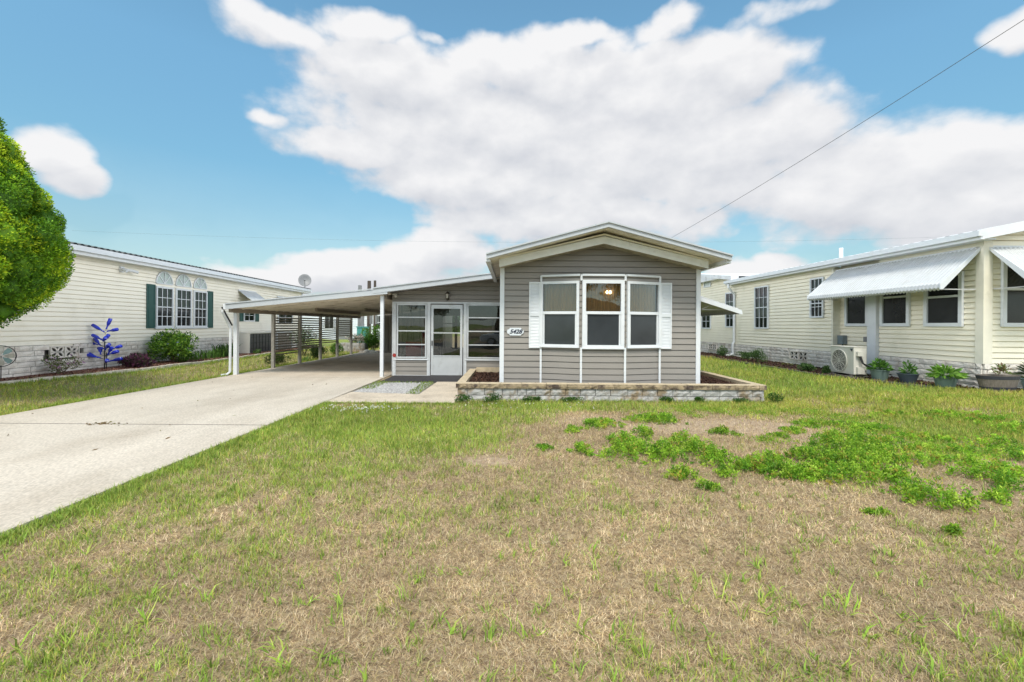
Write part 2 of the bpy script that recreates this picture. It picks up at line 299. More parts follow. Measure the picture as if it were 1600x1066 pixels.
M['pot_sage'] = pmat('sage_pot', (.13, .19, .17), .08, 6, .5)
M['pot_navy'] = pmat('dark_blue_pot', (.055, .075, .095), .1, 6, .5)
M['pot_teal'] = pmat('pale_teal_pot', (.27, .40, .40), .1, 6, .5)
M['barrel'] = pmat('barrel_wood_grey', (.15, .13, .11), .25, 8, .7, .3, stretch=(6, 6, 1))
M['barrel_band'] = pmat('barrel_band', (.04, .042, .055), .1, 6, .5)
M['teal'] = pmat('teal_cabinet', (.07, .28, .27), .1, 6, .5)
M['white_wall_far'] = pmat('far_white_siding', (.66, .70, .76), .04, 3, .6)
M['car_white'] = pmat('car_paint_white', (.72, .74, .76), .02, 3, .15, spec=.6)
M['tyre'] = pmat('tyre_rubber', (.02, .02, .02), .1, 10, .8)
M['bronze'] = pmat('bronze_lantern', (.055, .042, .032), .2, 8, .45, metal=.4)
M['frost'] = pmat('seeded_glass', (.5, .48, .42), .1, 8, .25)
M['dark_pane'] = pmat('dark_window_pane', (.012, .014, .015), .3, 2, .04, spec=.75)
M['screen_pane'] = pmat('dark_screened_pane', (.022, .024, .025), .3, 2, .18, spec=.5)
M['pale_pane'] = pmat('pale_blind_pane', (.45, .52, .50), .15, 2, .12, spec=.6)
M['glass'] = glassmat('porch_glass', (.72, .74, .74), 1.5, .015)
M['glass_bay'] = glassmat('bay_glass', (.88, .88, .86), 1.5, .035)
M['leaf'] = leafmat('leaves')
M['cypress'] = leafmat('cypress_sprays', .12, .22, 3)
M['grass'] = leafmat('grass_blades', .3, .18, 5)
M['bulb'], _nt, _p = mat_base('warm_lamp'); _p.inputs['Emission Color'].default_value = (1, .75, .4, 1); _p.inputs['Emission Strength'].default_value = 3
M['ink'] = pmat('dark_ink', (.02, .025, .05), .1, 5, .5)
M['plaque'] = pmat('plaque_white', (.66, .70, .74), .05, 5, .4)
# ------------------------------------------------------------------ terrain
def gz(x, y):
    x = np.asarray(x, dtype=float); y = np.asarray(y, dtype=float)
    k = sstep(1.5, 8, y)
    z = .20*k*sstep(-8.35, -10.7, x) + .05*k*sstep(-10.9, -12, x)
    z = z + .20*k*sstep(5.6, 8.4, x) + .05*k*sstep(8.5, 10, x)
    lawn = sstep(-3.6, -2.9, x)*(1-sstep(9.0, 9.25, y)*(1-sstep(5.3, 5.6, x))) + sstep(-8.4, -8.9, x)
    return z + lawn*(vnoise(x, y, 3, 3, .8)-.5)*.05 - .004
def hgt(x, y): return float(gz(x, y))
# lawn character maps, in metres on the ground
def blob(x, y, pts):
    r = np.zeros_like(np.asarray(x, dtype=float))
    for cx, cy, rx, ry, a in pts:
        r = np.maximum(r, a*np.clip(1.35-((x-cx)/rx)**2-((y-cy)/ry)**2, 0, 1))
    return r
def green_map(x, y):
    n = vnoise(x, y, 11, 5, .9); n2 = vnoise(x, y, 12, 4, 3.2)
    g = .10 + .28*(n-.5)
    g = g + .9*blob(x, y, [(-2.4, 7.3, 1.6, 1.6, .85), (-1.2, 6.6, 1.3, 1.5, .7), (-2.2, 5.3, 1.4, 1.3, .45), (-.4, 7.8, 1.3, .9, .6), (-3.0, 4.3, .9, 1.3, .42), (-2.3, 3.2, 1.1, .9, .22), (2.0, 8.8, 4.2, .55, .62),
                           (-1.7, 2.0, .8, .35, .28), (2.6, 2.1, 1.0, .32, .34), (1.0, 2.0, .7, .3, .25), (-1, 4.2, 1.4, 1, .16)])
    g = g + .65*sstep(-3.2, -3.62, x+.5*(vnoise(x, y, 19, 3, 2.0)-.5))*sstep(9.5, 8.0, y) * (x > -4)
    right = sstep(3.6, 6.2, x+.25*(y-6))*sstep(4.4, 6.6, y)
    mot = vnoise(x, y, 71, 4, 1.3); g = g + right*np.clip(.72+1.9*(mot-.52), .05, .9) + .35*sstep(8.6, 10.5, y)*(x > 3)
    left = (x < -8.2)
    g = np.where(left, .52+.55*(n-.5)+.4*sstep(-8.9, -8.4, x)+.35*sstep(-10.2, -10.8, x), g)
    bare = blob(x, y, [(3.2, 7.1, 1.9, .65, .9), (4.6, 6.4, .9, .5, .7), (1.4, 7.5, .8, .5, .5), (6.3, 5.0, 1.4, .45, .7), (5.2, 4.3, 1.6, .5, .45), (-.25, 5.2, .40, .22, .9)])
    g = g*(1-.85*bare)
    return np.clip(g + (n2-.5)*.35, 0, 1), np.clip(bare, 0, 1)
def in_rect(x, y, a, b, c, d): return (x > a) & (x < b) & (y > c) & (y < d)
def curb_left_x(y): return -10.95+.45*sstep(9.5, 13, y)-.35*sstep(15, 22, y)
RC = [(12.5, 9.15), (10.9, 9.15), (10.0, 9.35), (9.2, 10.6), (8.55, 13.0), (8.6, 20), (8.8, 30)]
def curb_right_x(y):
    ys = np.array([9.15, 9.35, 10.6, 13.0, 20, 30]); xs = np.array([10.9, 10.0, 9.2, 8.55, 8.6, 8.8]); return np.interp(y, ys, xs, left=99)
DX0, DX1 = -8.30, -3.68
def blocked(x, y):
    b = in_rect(x, y, DX0, DX1, -4, 26) | in_rect(x, y, -3.9, -1.05, 8.93, 14.2) | in_rect(x, y, -1.16, 5.26, 9.36, 12.6) | in_rect(x, y, -3.7, 4.2, 9.5, 30)
    return b | (x < curb_left_x(y)) & (y > 5) | ((y > 9.15) & (x > curb_right_x(y)))
def build_ground():
    xs = np.concatenate([[-900, -400, -200, -100, -60, -40, -30, -24, -20], np.arange(-17, 17.01, .16), [20, 24, 30, 40, 60, 100, 200, 400, 900]])
    ys = np.concatenate([[-900, -300, -100, -60, -40, -30, -20, -14, -8, -4, -1], np.arange(0, 30.01, .16), [34, 40, 50, 70, 100, 200, 500, 1500]])
    X, Y = np.meshgrid(xs, ys, indexing='ij'); Z = gz(X, Y)
    g, bare = green_map(X, Y)
    V = np.stack([X, Y, Z], -1).reshape(-1, 3); nx, ny = len(xs), len(ys)
    i, j = np.meshgrid(np.arange(nx-1), np.arange(ny-1), indexing='ij'); a = (i*ny+j).ravel()
    Q = np.stack([a, a+ny, a+ny+1, a+1], -1)
    C = np.stack([g, bare, np.zeros_like(g)], -1).reshape(-1, 3)
    m, nt, p = mat_base('lawn_soil'); N, L = nt.nodes, nt.links
    at = N.new('ShaderNodeAttribute'); at.attribute_name = 'Col'; sp = N.new('ShaderNodeSeparateColor'); L.new(at.outputs['Color'], sp.inputs[0])
    tc = N.new('ShaderNodeTexCoord')
    def noise(s, d=6):
        n = N.new('ShaderNodeTexNoise'); n.inputs['Scale'].default_value = s; n.inputs['Detail'].default_value = d; L.new(tc.outputs['Object'], n.inputs['Vector']); return n.outputs[0]
    def ramp(f, c0, c1, a=.3, b=.7):
        r = N.new('ShaderNodeValToRGB'); r.color_ramp.elements[0].position = a; r.color_ramp.elements[1].position = b; r.color_ramp.elements[0].color = (*c0, 1); r.color_ramp.elements[1].color = (*c1, 1); L.new(f, r.inputs[0]); return r.outputs[0]
    def mix(f, a, b):
        x = N.new('ShaderNodeMix'); x.data_type = 'RGBA'; L.new(f, x.inputs[0]); L.new(a, x.inputs[6]); L.new(b, x.inputs[7]); return x.outputs[2]
    dry = ramp(noise(22), (.19, .14, .085), (.43, .34, .205)); grn = ramp(noise(9), (.15, .18, .05), (.26, .31, .08)); bar = ramp(noise(12), (.33, .245, .17), (.47, .37, .27))
    ma = N.new('ShaderNodeMapRange'); L.new(sp.outputs[0], ma.inputs[0]); ma.inputs[1].default_value = .25; ma.inputs[2].default_value = .8
    c = mix(ma.outputs[0], dry, grn); c = mix(sp.outputs[1], c, bar); L.new(c, p.inputs['Base Color']); p.inputs['Roughness'].default_value = .95; p.inputs['Specular IOR Level'].default_value = .1
    b = N.new('ShaderNodeBump'); b.inputs['Strength'].default_value = .7; b.inputs['Distance'].default_value = .03; L.new(noise(30), b.inputs['Height']); L.new(b.outputs[0], p.inputs['Normal'])
    o = raw_mesh('ground', V, Q, None, C, m); tag(o, kind='structure'); o.data.polygons.foreach_set('use_smooth', [True]*len(o.data.polygons))
build_ground()
def slabs(name, mat, rects, z0=-.12):
    mb = MB()
    for x0, x1, y0, y1, z in rects: mb.box(x0, x1, y0, y1, z0, z)
    return tag(mb.build(name, mat, bevel=.002), kind='structure')
# driveway in pours, with dark joints between them
slabs('driveway', M['concrete'], [(DX0, DX1, a+.022, b-.022, .03) for a, b in [(-4.2, 1.2), (1.2, 6.85), (6.85, 13.05), (13.05, 18.8), (18.8, 25)]])
g1 = MB(); g1.box(DX0+.02, DX1-.02, -4.1, 24.9, -.1, .0265); tag(g1.build('driveway_joint', M['edging_dark']), kind='structure')
mb = MB(); mb.prism([(-3.66, 8.93), (-1.12, 8.93), (-1.16, 12.2), (-2.0, 12.2), (-2.03, 9.98), (-3.62, 10.25)], -.1, .035, axis=2)
tag(mb.build('walkway', M['concrete_warm'], bevel=.008), kind='structure')
mb = MB(); mb.box(-3.55, -1.16, 12.24, 13.85, -.05, .022); tag(mb.build('porch_slab', M['rubber']), kind='structure')
mb = MB(); mb.box(-3.66, -2.06, 10.02, 12.2, -.05, .008); tag(mb.build('gravel_bed', M['gravel_base']), kind='structure')
def gravel():
    n = 3500; rs = np.random.RandomState(5); x = rs.uniform(-3.6, -2.1, n); y = rs.uniform(10.2, 12.15, n); s = rs.uniform(.012, .03, n)
    base = np.array([[1, 0, 0], [-.5, .87, 0], [-.5, -.87, 0], [0, 0, .9]]); V = []; T_ = []
    ang = rs.uniform(0, 6.28, n); c, q = np.cos(ang), np.sin(ang)
    P = np.empty((n, 4, 3)); P[..., 0] = x[:, None]+s[:, None]*(base[:, 0]*c[:, None]-base[:, 1]*q[:, None]); P[..., 1] = y[:, None]+s[:, None]*(base[:, 0]*q[:, None]+base[:, 1]*c[:, None])*.8; P[..., 2] = .008+base[:, 2]*s[:, None]
    k = np.arange(n)*4; T_ = np.concatenate([np.stack([k, k+1, k+3], 1), np.stack([k+1, k+2, k+3], 1), np.stack([k+2, k, k+3], 1)])
    tag(raw_mesh('gravel', P.reshape(-1, 3), None, T_, None, M['gravel']), 'grey crushed stone filling the bed beside the walkway', 'gravel', kind='stuff')
gravel()
# garden beds
def bed(name, mat, poly, zs):
    mb = MB(); n = len(poly)
    mb.add([(x, y, z) for (x, y), z in zip(poly, zs)]+[(x, y, -.2) for x, y in poly], [tuple(range(n))]+[(i, (i+1) % n, n+(i+1) % n, n+i) for i in range(n)])
    return tag(mb.build(name, mat), kind='structure')
ysL = np.linspace(5, 27, 45)
mbL = MB()
for a, b in zip(ysL[:-1], ysL[1:]):
    mbL.quad((float(curb_left_x(a)), a, .23), (float(curb_left_x(b)), b, .23), (-12.6, b, .27), (-12.6, a, .27))
tag(mbL.build('garden_bed', M['mulch_red']), kind='structure')
bed('garden_bed', M['mulch_dark'], [(14, 9.15), (10.9, 9.15), (10.0, 9.35), (9.2, 10.6), (8.55, 13.0), (8.6, 20), (8.8, 34), (12, 34), (14, 34)], [.24]*9)
bed('planter_soil', M['mulch_dark'], [(-1.0, 9.55), (5.1, 9.55), (5.0, 12.6), (-.9, 12.4)], [.27, .27, .27, .27])
def chips(name, region, n, cols, zf, seed, smin=.02, smax=.05):
    rs = np.random.RandomState(seed); P = []
    x, y = region(rs, n); z = zf(x, y); n = len(x)
    a = rs.uniform(0, 6.28, n); t = rs.uniform(-.7, .7, n); l = rs.uniform(smin, smax, n); w = l*rs.uniform(.25, .5, n)
    d = np.stack([np.cos(a)*np.cos(t), np.sin(a)*np.cos(t), np.sin(t)], 1)*l[:, None]; s = np.stack([-np.sin(a), np.cos(a), rs.uniform(-.5, .5, n)], 1)*w[:, None]
    c = np.stack([x, y, z+.012], 1); V = np.stack([c-d-s, c+d-s, c+d+s, c-d+s], 1).reshape(-1, 3)
    C = np.array(cols)[rs.randint(0, len(cols), n)]*rs.uniform(.6, 1.4, n)[:, None]; k = np.arange(n)*4
    o = raw_mesh(name, V, np.stack([k, k+1, k+2, k+3], 1), None, np.repeat(C, 4, 0), M['leaf']); return o
def reg_left(rs, n):
    y = rs.uniform(8, 26, n); f = rs.rand(n); x0 = curb_left_x(y); return x0+.02+( -11.75-.03*(y-10)-x0)*f, y
tag(chips('mulch_chips', reg_left, 9000, [(.24, .11, .075), (.15, .07, .05), (.34, .20, .15)], lambda x, y: .235+0*x, 21), 'red brown bark chips on the bed along the left house', 'mulch', kind='stuff')
def reg_right(rs, n):
    y = rs.uniform(9.15, 24, n); x = curb_right_x(y)+.03+rs.rand(n)*1.6; k = (y < 9.85) & (rs.rand(n) < 1) | (x < 10.15); x = np.where(rs.rand(n) < .15, rs.uniform(10, 12, n), x); y2 = np.where(x > 10.2, rs.uniform(9.2, 9.85, n), y); return x, y2
tag(chips('mulch_chips', reg_right, 8000, [(.075, .04, .03), (.05, .025, .02), (.13, .07, .055)], lambda x, y: .245+0*x, 22), 'dark bark chips on the bed along the cream house', 'mulch', kind='stuff')
def reg_pl(rs, n):
    x = rs.uniform(-.95, 5.0, n); y = rs.uniform(9.6, 12.3, n); k = (x < -.3) | (x > 4.2) | (y < 10.05); return x[k], y[k]
tag(chips('mulch_chips', reg_pl, 16000, [(.07, .035, .025), (.05, .027, .02), (.14, .075, .05)], lambda x, y: .272+0*x, 23, .015, .04), 'dark brown bark chips inside the raised planter', 'mulch', kind='stuff')
# street and what stands behind the camera is built further down
# ------------------------------------------------------------------ wall builders
def clip(poly, ax, val, keep_less):
    out = []
    for i in range(len(poly)):
        p, q = poly[i], poly[(i+1) % len(poly)]
        pi = (p[ax] <= val) if keep_less else (p[ax] >= val); qi = (q[ax] <= val) if keep_less else (q[ax] >= val)
        if pi: out.append(p)
        if pi != qi:
            t = (val-p[ax])/(q[ax]-p[ax]); r = list(p); r[0] = p[0]+t*(q[0]-p[0]); r[1] = p[1]+t*(q[1]-p[1]); r[ax] = val; out.append(tuple(r))
    return out
def siding(mb, outline, course=.13, depth=.016, z_base=None, holes=(), n0=0.0, slot=.015):
    """lapped boards on a convex (u, z) outline; holes are (u0, u1, z0, z1)"""
    us = sorted({min(p[0] for p in outline), max(p[0] for p in outline)} | {h[i] for h in holes for i in (0, 1)})
    zb = z_base if z_base is not None else min(p[1] for p in outline)
    for ua, ub in zip(us[:-1], us[1:]):
        if ub-ua < 1e-5: continue
        sl = clip(clip(outline, 0, ua, False), 0, ub, True)
        if len(sl) < 3: continue
        zs = [(h[2], h[3]) for h in holes if h[0] < (ua+ub)/2 < h[1]]
        lo, hi = min(p[1] for p in sl), max(p[1] for p in sl); k = math.floor((lo-zb)/course)
        while zb+k*course < hi:
            c0, c1 = zb+k*course, zb+(k+1)*course; segs = [(max(c0, lo), min(c1, hi))]
            for h0, h1 in zs:
                ns = []
                for a, b in segs:
                    if h1 <= a or h0 >= b: ns.append((a, b)); continue
                    if h0 > a: ns.append((a, h0))
                    if h1 < b: ns.append((h1, b))
                segs = ns
            for a, b in segs:
                if b-a < 1e-4: continue
                pg = clip(clip(sl, 1, a, False), 1, b, True)
                if len(pg) < 3: continue
                mb.quad(*[(u, n0-.022, z) for u, z in pg])
                bt = min(b, c1-slot)
                if bt-a < 1e-4: continue
                pg = clip(pg, 1, bt, True)
                if len(pg) < 3: continue
                top = [p for p in pg if abs(p[1]-bt) < 1e-5]
                if len(top) >= 2: ua_, ub_ = min(p[0] for p in top), max(p[0] for p in top); mb.quad((ua_, n0-.022, bt), (ub_, n0-.022, bt), (ub_, n0+.003, bt), (ua_, n0+.003, bt))
                prof = lambda z: n0+depth*(1-min(1, max(0, (z-c0)/(c1-c0)))**1.5)
                mb.quad(*[(u, prof(z), z) for u, z in pg])
                bot = [p for p in pg if abs(p[1]-a) < 1e-5]
                if len(bot) >= 2 and abs(a-c0) < 1e-5:
                    u0, u1 = min(p[0] for p in bot), max(p[0] for p in bot); mb.quad((u0, n0-.022, a), (u1, n0-.022, a), (u1, n0+depth, a), (u0, n0+depth, a))
            k += 1
def block_wall(mb, u0, u1, z0, z1, bw=.40, bh=.115, seed=0, d=.05, rough=.012, skip=()):
    rs = random.Random(seed); nr = max(1, round((z1-z0)/bh)); h = (z1-z0)/nr
    for r in range(nr):
        u = u0-rs.random()*bw
        while u < u1:
            w = bw*rs.choice([.6, 1, 1, 1.15]); a, b = max(u, u0)+.005, min(u+w, u1)-.005; zc = z0+(r+.5)*h
            if b-a > .03 and not any(s[0] < (a+b)/2 < s[1] and s[2] < zc < s[3] for s in skip):
                n = max(2, int((b-a)/.07)); q = rs.uniform(-.006, .008); vs = []
                for j, z in enumerate((z0+r*h+.005, z0+(r+.5)*h, z0+(r+1)*h-.006)):
                    for i in range(n+1):
                        e = 0 if (i in (0, n) or j != 1) else 1
                        vs.append((a+(b-a)*i/n, d+q+rs.uniform(-rough, rough)*.5+e*rough*rs.uniform(.3, 1.6), z))
                m = n+1; fs = [(j*m+i, j*m+i+1, (j+1)*m+i+1, (j+1)*m+i) for j in range(2) for i in range(n)]
                b0 = len(vs); vs += [(a, 0, vs[0][2]), (b, 0, vs[0][2]), (b, 0, vs[-1][2]), (a, 0, vs[-1][2])]
                fs += [tuple(range(m))[::-1]+(b0, b0+1)] if False else []
                fs += [(b0, 0, m, 2*m, b0+3), (b0+1, b0+2, 3*m-1, 2*m-1, m-1), tuple(range(m-1, -1, -1))+(b0, b0+1), tuple(range(2*m, 3*m))+(b0+2, b0+3)]
                mb.add(vs, fs)
            u += w
def window(F, parent, u0, u1, z0, z1, cols=1, rows=1, fw=.06, n0=.0, dep=.05, split=.5, frame=None, up=None, low=None, arch=False, label=None, behind=True, rail=None, munt=.018):
    """framed sash window standing on the wall; sub-parts pane and screen"""
    frame = frame or M['white']; mb = MB(F)
    mb.box(u0, u1, n0, n0+dep, z0, z0+fw); mb.box(u0, u1, n0, n0+dep, z1-fw, z1)
    mb.box(u0, u0+fw, n0, n0+dep+.002, z0+fw, z1-fw); mb.box(u1-fw, u1, n0, n0+dep+.002, z0+fw, z1-fw)
    zm = z0+(z1-z0)*split; rl = rail or fw*.6
    if split: mb.box(u0+fw, u1-fw, n0+.004, n0+dep-.004, zm-rl/2, zm+rl/2)
    for i in range(1, cols):
        u = u0+fw+(u1-u0-2*fw)*i/cols; mb.box(u-munt/2, u+munt/2, n0+.022, n0+dep-.014, z0+fw, z1-fw)
    for j in range(1, rows):
        z = z0+fw+(z1-z0-2*fw)*j/rows
        if not split or abs(z-zm) > .05: mb.box(u0+fw, u1-fw, n0+.023, n0+dep-.013, z-munt/2, z+munt/2)
    w = mb.build('window', frame, parent)
    if label: w['label'] = label
    zz = [(z0+fw, zm if split else z1-fw, low or M['dark_pane'], 'pane')]
    if split: zz.append((zm, z1-fw, up or M['dark_pane'], 'pane'))
    for a, b, m, nm in zz:
        p = MB(F); p.box(u0+fw, u1-fw, n0+.008, n0+.016, a, b); p.build(nm, m, w)
    return w
def breeze_block(F, parent, u0, u1, z0, z1, n0, nblk=2):
    mb = MB(F); w = (u1-u0)/nblk; zc = (z0+z1)/2; h = z1-z0
    for i in range(nblk):
        a, b = u0+i*w, u0+(i+1)*w; c = (a+b)/2; t = .022; d0, d1 = n0, n0+.05
        mb.box(a, b, d0, d1, z0, z0+t); mb.box(a, b, d0, d1, z1-t, z1); mb.box(a, a+t, d0, d1+.002, z0+t, z1-t); mb.box(b-t, b, d0, d1+.002, z0+t, z1-t)
        for s, q in ((1, 1), (1, -1), (-1, 1), (-1, -1)):      # four petals, each an open almond outline
            e = Vector((c+s*(w/2-t), 0, zc+q*(h/2-t))); o = Vector((c, 0, zc)); dr = e-o; nn = Vector((-dr.z, 0, dr.x))*.26
            for sg in (1, -1):
                pts = [o+dr*k/5+nn*sg*math.sin(math.pi*k/5) for k in range(6)]
                for p0, p1 in zip(pts[:-1], pts[1:]): mb.bar((p0.x, d0+.024, p0.z), (p1.x, d0+.024, p1.z), .016, .04)
    v = mb.build('vent_block', M['block_white'], parent)
    k = MB(F); k.box(u0+.01, u1-.01, n0-.03, n0-.004, z0+.01, z1-.01); k.build('opening', M['dark_int'], v); return v
def corrugated(mb, F_unused, u0, u1, path, pitch=.10, amp=.012, thick=.006):
    """ribbed sheet spanning u0..u1 whose section is the (n, z) path; ribs run down the path"""
    nu = int((u1-u0)/pitch*4); base = len(mb.v); m = len(path); vs = []
    for i in range(nu+1):
        u = u0+(u1-u0)*i/nu; k = [0, 1, 1, 0][i % 4]*amp
        for n, z in path: vs.append((u, n, z+k))
        for n, z in path: vs.append((u, n-.002, z+k-thick))
    fs = []
    for i in range(nu):
        for j in range(m-1):
            a = i*2*m+j; b = a+2*m; fs += [(a, b, b+1, a+1), (a+m, a+m+1, b+m+1, b+m)]
        a = i*2*m; b = a+2*m; fs += [(a, a+m, b+m, b), (a+m-1, b+m-1, b+2*m-1, a+2*m-1)]
    fs += [(j, j+1, m+j+1, m+j) for j in range(m-1)]; q = nu*2*m; fs += [(q+j, q+m+j, q+m+j+1, q+j+1) for j in range(m-1)]
    mb.add(vs, fs)
# ------------------------------------------------------------------ the taupe home in the middle
HX0, HX1, HY0, HY1 = -.25, 4.15, 10.1, 27.0; HC = (HX0+HX1)/2
home = empty('mobile_home', (HC, HY0, 0), 'taupe lap-sided mobile home with a shallow gable and white three-part bay window', 'house')
FF = Fr((0, HY0), (1, 0), (0, -1))
EZ, SL = 2.93, .232
BU = [(.64, 0), (1.485, .30), (2.43, .30), (3.27, 0)]      # bay plan (u, n)
BZ0, BZ1 = .27, 2.66
mb = MB(FF)
siding(mb, [(HX0, .25), (HX1, .25), (HX1, EZ), (HC, EZ+SL*2.2), (HX0, EZ)], .131, .019, .25, holes=[(.70, 3.21, 1.10, 2.52)])
mb.f = None
mb.box(HX0, HX0+.02, HY0+.02, HY1, .1, 2.95); mb.box(HX1-.02, HX1, HY0+.02, HY1, .1, 2.95); mb.box(HX0, HX1, HY1, HY1+.02, .1, 3.4)
mb.box(HX0, HX1, HY0+.3, HY1, .55, .6)
mb.build('wall', M['siding'], home)
ms_ = MB(Fr((HX1, HY0), (0, 1), (1, 0))); siding(ms_, [(0, .25), (16.9, .25), (16.9, 2.9), (0, 2.9)], .131, .019, .25); ms_.build('side_wall', M['siding'], home)
# room behind the bay glass
mb = MB(); mb.box(HX0+.05, HX1-.05, 13.6, 13.65, .6, 2.9); mb.box(HX0+.03, HX1-.05, 10.25, 13.6, 2.82, 2.86)
mb.build('interior', M['int_wall'], home)
# bay
bay = MB()
fr_side = []
for i in range(3):
    (ua, na), (ub, nb) = BU[i], BU[i+1]; dU = Vector((ub-ua, -(nb-na), 0)); ln = dU.length; N_ = Vector((dU.y, -dU.x, 0))
    if N_.y > 0: N_ = -N_
    f = Fr((ua, HY0-na), (dU.x, dU.y), (N_.x, N_.y)); fr_side.append((f, ln)); bay.f = f
    siding(bay, [(0, BZ0), (ln, BZ0), (ln, BZ1), (0, BZ1)], .131, .016, .25, holes=[(.045, ln-.045, 1.13, 2.50)])
bay.f = None
bay.add([(u, HY0-n, z) for z in (BZ0-.02, BZ1+.01) for u, n in BU], [(0, 1, 2, 3), (4, 5, 6, 7)])
bay.build('bay_wall', M['siding'], home)
for u, n in BU:
    for a, b in ((BZ0-.01, 1.09), (2.53, BZ1)):
        tr = MB(); tr.box(u-.021, u+.021, HY0-n-.045, HY0-n+.005, a, b); tr.build('bay_batten', M['white'], home)
for f, ln in fr_side: tr = MB(f); tr.box(.02, ln-.02, .018, .05, BZ1-.03, BZ1+.012); tr.build('bay_head_trim', M['white'], home)
for i, (f, ln) in enumerate(fr_side):
    e = .022 if i == 1 else .04; z0, z1, fw = (1.085, 2.545, .075) if i == 1 else (1.105, 2.525, .055)
    mb = MB(f); u0, u1 = (e, ln-e) if i == 1 else ((.0, ln-.035) if i == 0 else (.035, ln))
    mb.box(u0, u1, -.02, .055, z0, z0+fw*.8); mb.box(u0, u1, -.02, .055, z1-fw, z1)
    mb.box(u0, u0+fw, -.022, .057, z0+fw*.8, z1-fw); mb.box(u1-fw, u1, -.022, .057, z0+fw*.8, z1-fw)
    mb.box(u0+fw, u1-fw, -.01, .04, 1.81, 1.87); mb.box(u0-.005, u1+.005, -.02, .075, z0-.025, z0-.002)
    mb.box(u0+fw+.002, u0+fw+.035, -.01, .03, z0+fw*.8, 1.81); mb.box(u1-fw-.035, u1-fw-.002, -.01, .03, z0+fw*.8, 1.81)
    w = mb.build('window', M['white'], home)
    p = MB(f); p.box(u0+fw, u1-fw, .0, .006, 1.86, z1-fw); p.build('pane', M['glass_bay'], w)
    p = MB(f); p.box(u0+fw+.034, u1-fw-.034, .0, .006, z0+fw*.8, 1.82); p.build('insect_screen', M['screen'], w)
    nf = int((u1-u0)/.025); c = MB(f); pts = [(u0+fw*.6+(u1-u0-1.2*fw)*k/nf, -.09-.018*math.sin(k*1.9)) for k in range(nf+1)]
    for a, b in zip(pts[:-1], pts[1:]): c.quad((a[0], a[1], 1.8), (b[0], b[1], 1.8), (b[0], b[1], 2.49), (a[0], a[1], 2.49))
    c.build('curtain', M['curtain'], w)
lt = MB(); lt.lathe((2.06, 10.02-.13, 2.29), [(.004, .05), (.02, .03), (.03, 0), (.02, -.03), (.004, -.04)], 12); lt.lathe((2.13, 10.02-.13, 2.29), [(.004, .05), (.02, .03), (.03, 0), (.02, -.03), (.004, -.04)], 12); lt.build('lamp', M['bulb'], home, smooth=True)
# shutters
for a, b in ((.375, .625), (3.285, 3.53)):
    mb = MB(FF); z0, z1 = 1.06, 2.52; zm = 1.80
    for z_0, z_1 in ((z0, zm), (zm, z1)):
        mb.box(a, b, .015, .045, z_0, z_0+.035); mb.box(a, b, .015, .045, z_1-.035, z_1)
        n = 21
        for k in range(n):
            z = z_0+.045+(z_1-z_0-.09)*k/(n-1); mb.add([(a+.03, .022, z-.014), (b-.03, .022, z-.014), (b-.03, .022, z+.014), (a+.03, .022, z+.014), (a+.03, .033, z-.012), (b-.03, .033, z-.012)], [(0, 1, 5, 4), (4, 5, 2, 3), (0, 4, 3), (1, 2, 5)])
    mb.box(a, a+.03, .015, .046, z0, z1); mb.box(b-.03, b, .015, .046, z0, z1); mb.box(a+.03, b-.03, .010, .020, z0, z1)
    mb.build('shutter', M['white'], home)
for x0, x1, zt in ((HX0-.02, HX0+.075, 2.90), (HX1-.075, HX1+.02, 2.90)):
    mb = MB(); mb.box(x0, x1, HY0-.035, HY0-.002, .20, zt); mb.build('corner_trim', M['white'], home)
# boxed gable overhang and roof
def rake(mb, y0, y1, xl, xr, ze, sl, t):
    ap = ze+sl*(HC-xl)
    mb.prism([(xl, ze), (HC, ap), (HC, ap+t), (xl, ze+t)], y0, y1); mb.prism([(HC, ap), (xr, ze), (xr, ze+t), (HC, ap+t)], y0, y1)
g = MB(); rake(g, 9.70, 9.74, HX0-.03, HX1+.03, 2.80, .232, .155); g.build('gable_trim', M['white_dirty'], home)
g = MB(); rake(g, 9.742, 10.1, HX0, HX1, 2.815, .232, .04); g.build('soffit', M['soffit'], home)
g = MB(); rake(g, 9.66, 10.4, HX0-.02, HX1+.02, 2.958, .240, .03); rake(g, 9.72, 10.1, HX0, HX1, 2.86, .232, .07); g.build('upper_trim', M['cream_trim'], home)
RX0, RX1 = -.53, 4.46
g = MB(); rake(g, 9.24, 9.30, RX0, RX1, 2.905, .268, .105); rake(g, 9.21, 9.238, RX0-.01, RX1+.01, 2.99, .268, .03); g.build('fascia', M['fascia'], home)
g = MB(); rake(g, 9.302, HY1+.2, RX0, RX1, 2.955, .268, .05); g.build('roof', M['roof'], home)
g = MB(); rake(g, 9.302, HY1, RX0+.02, RX1-.02, 2.925, .268, .025); g.build('soffit_panel', M['soffit_panel'], home)
for x0, x1 in ((RX0-.02, RX0+.07), (RX1-.07, RX1+.02)):
    g = MB(); g.box(x0, x1, 9.32, HY1+.2, 2.86, 2.95); g.build('gutter', M['white'], home)
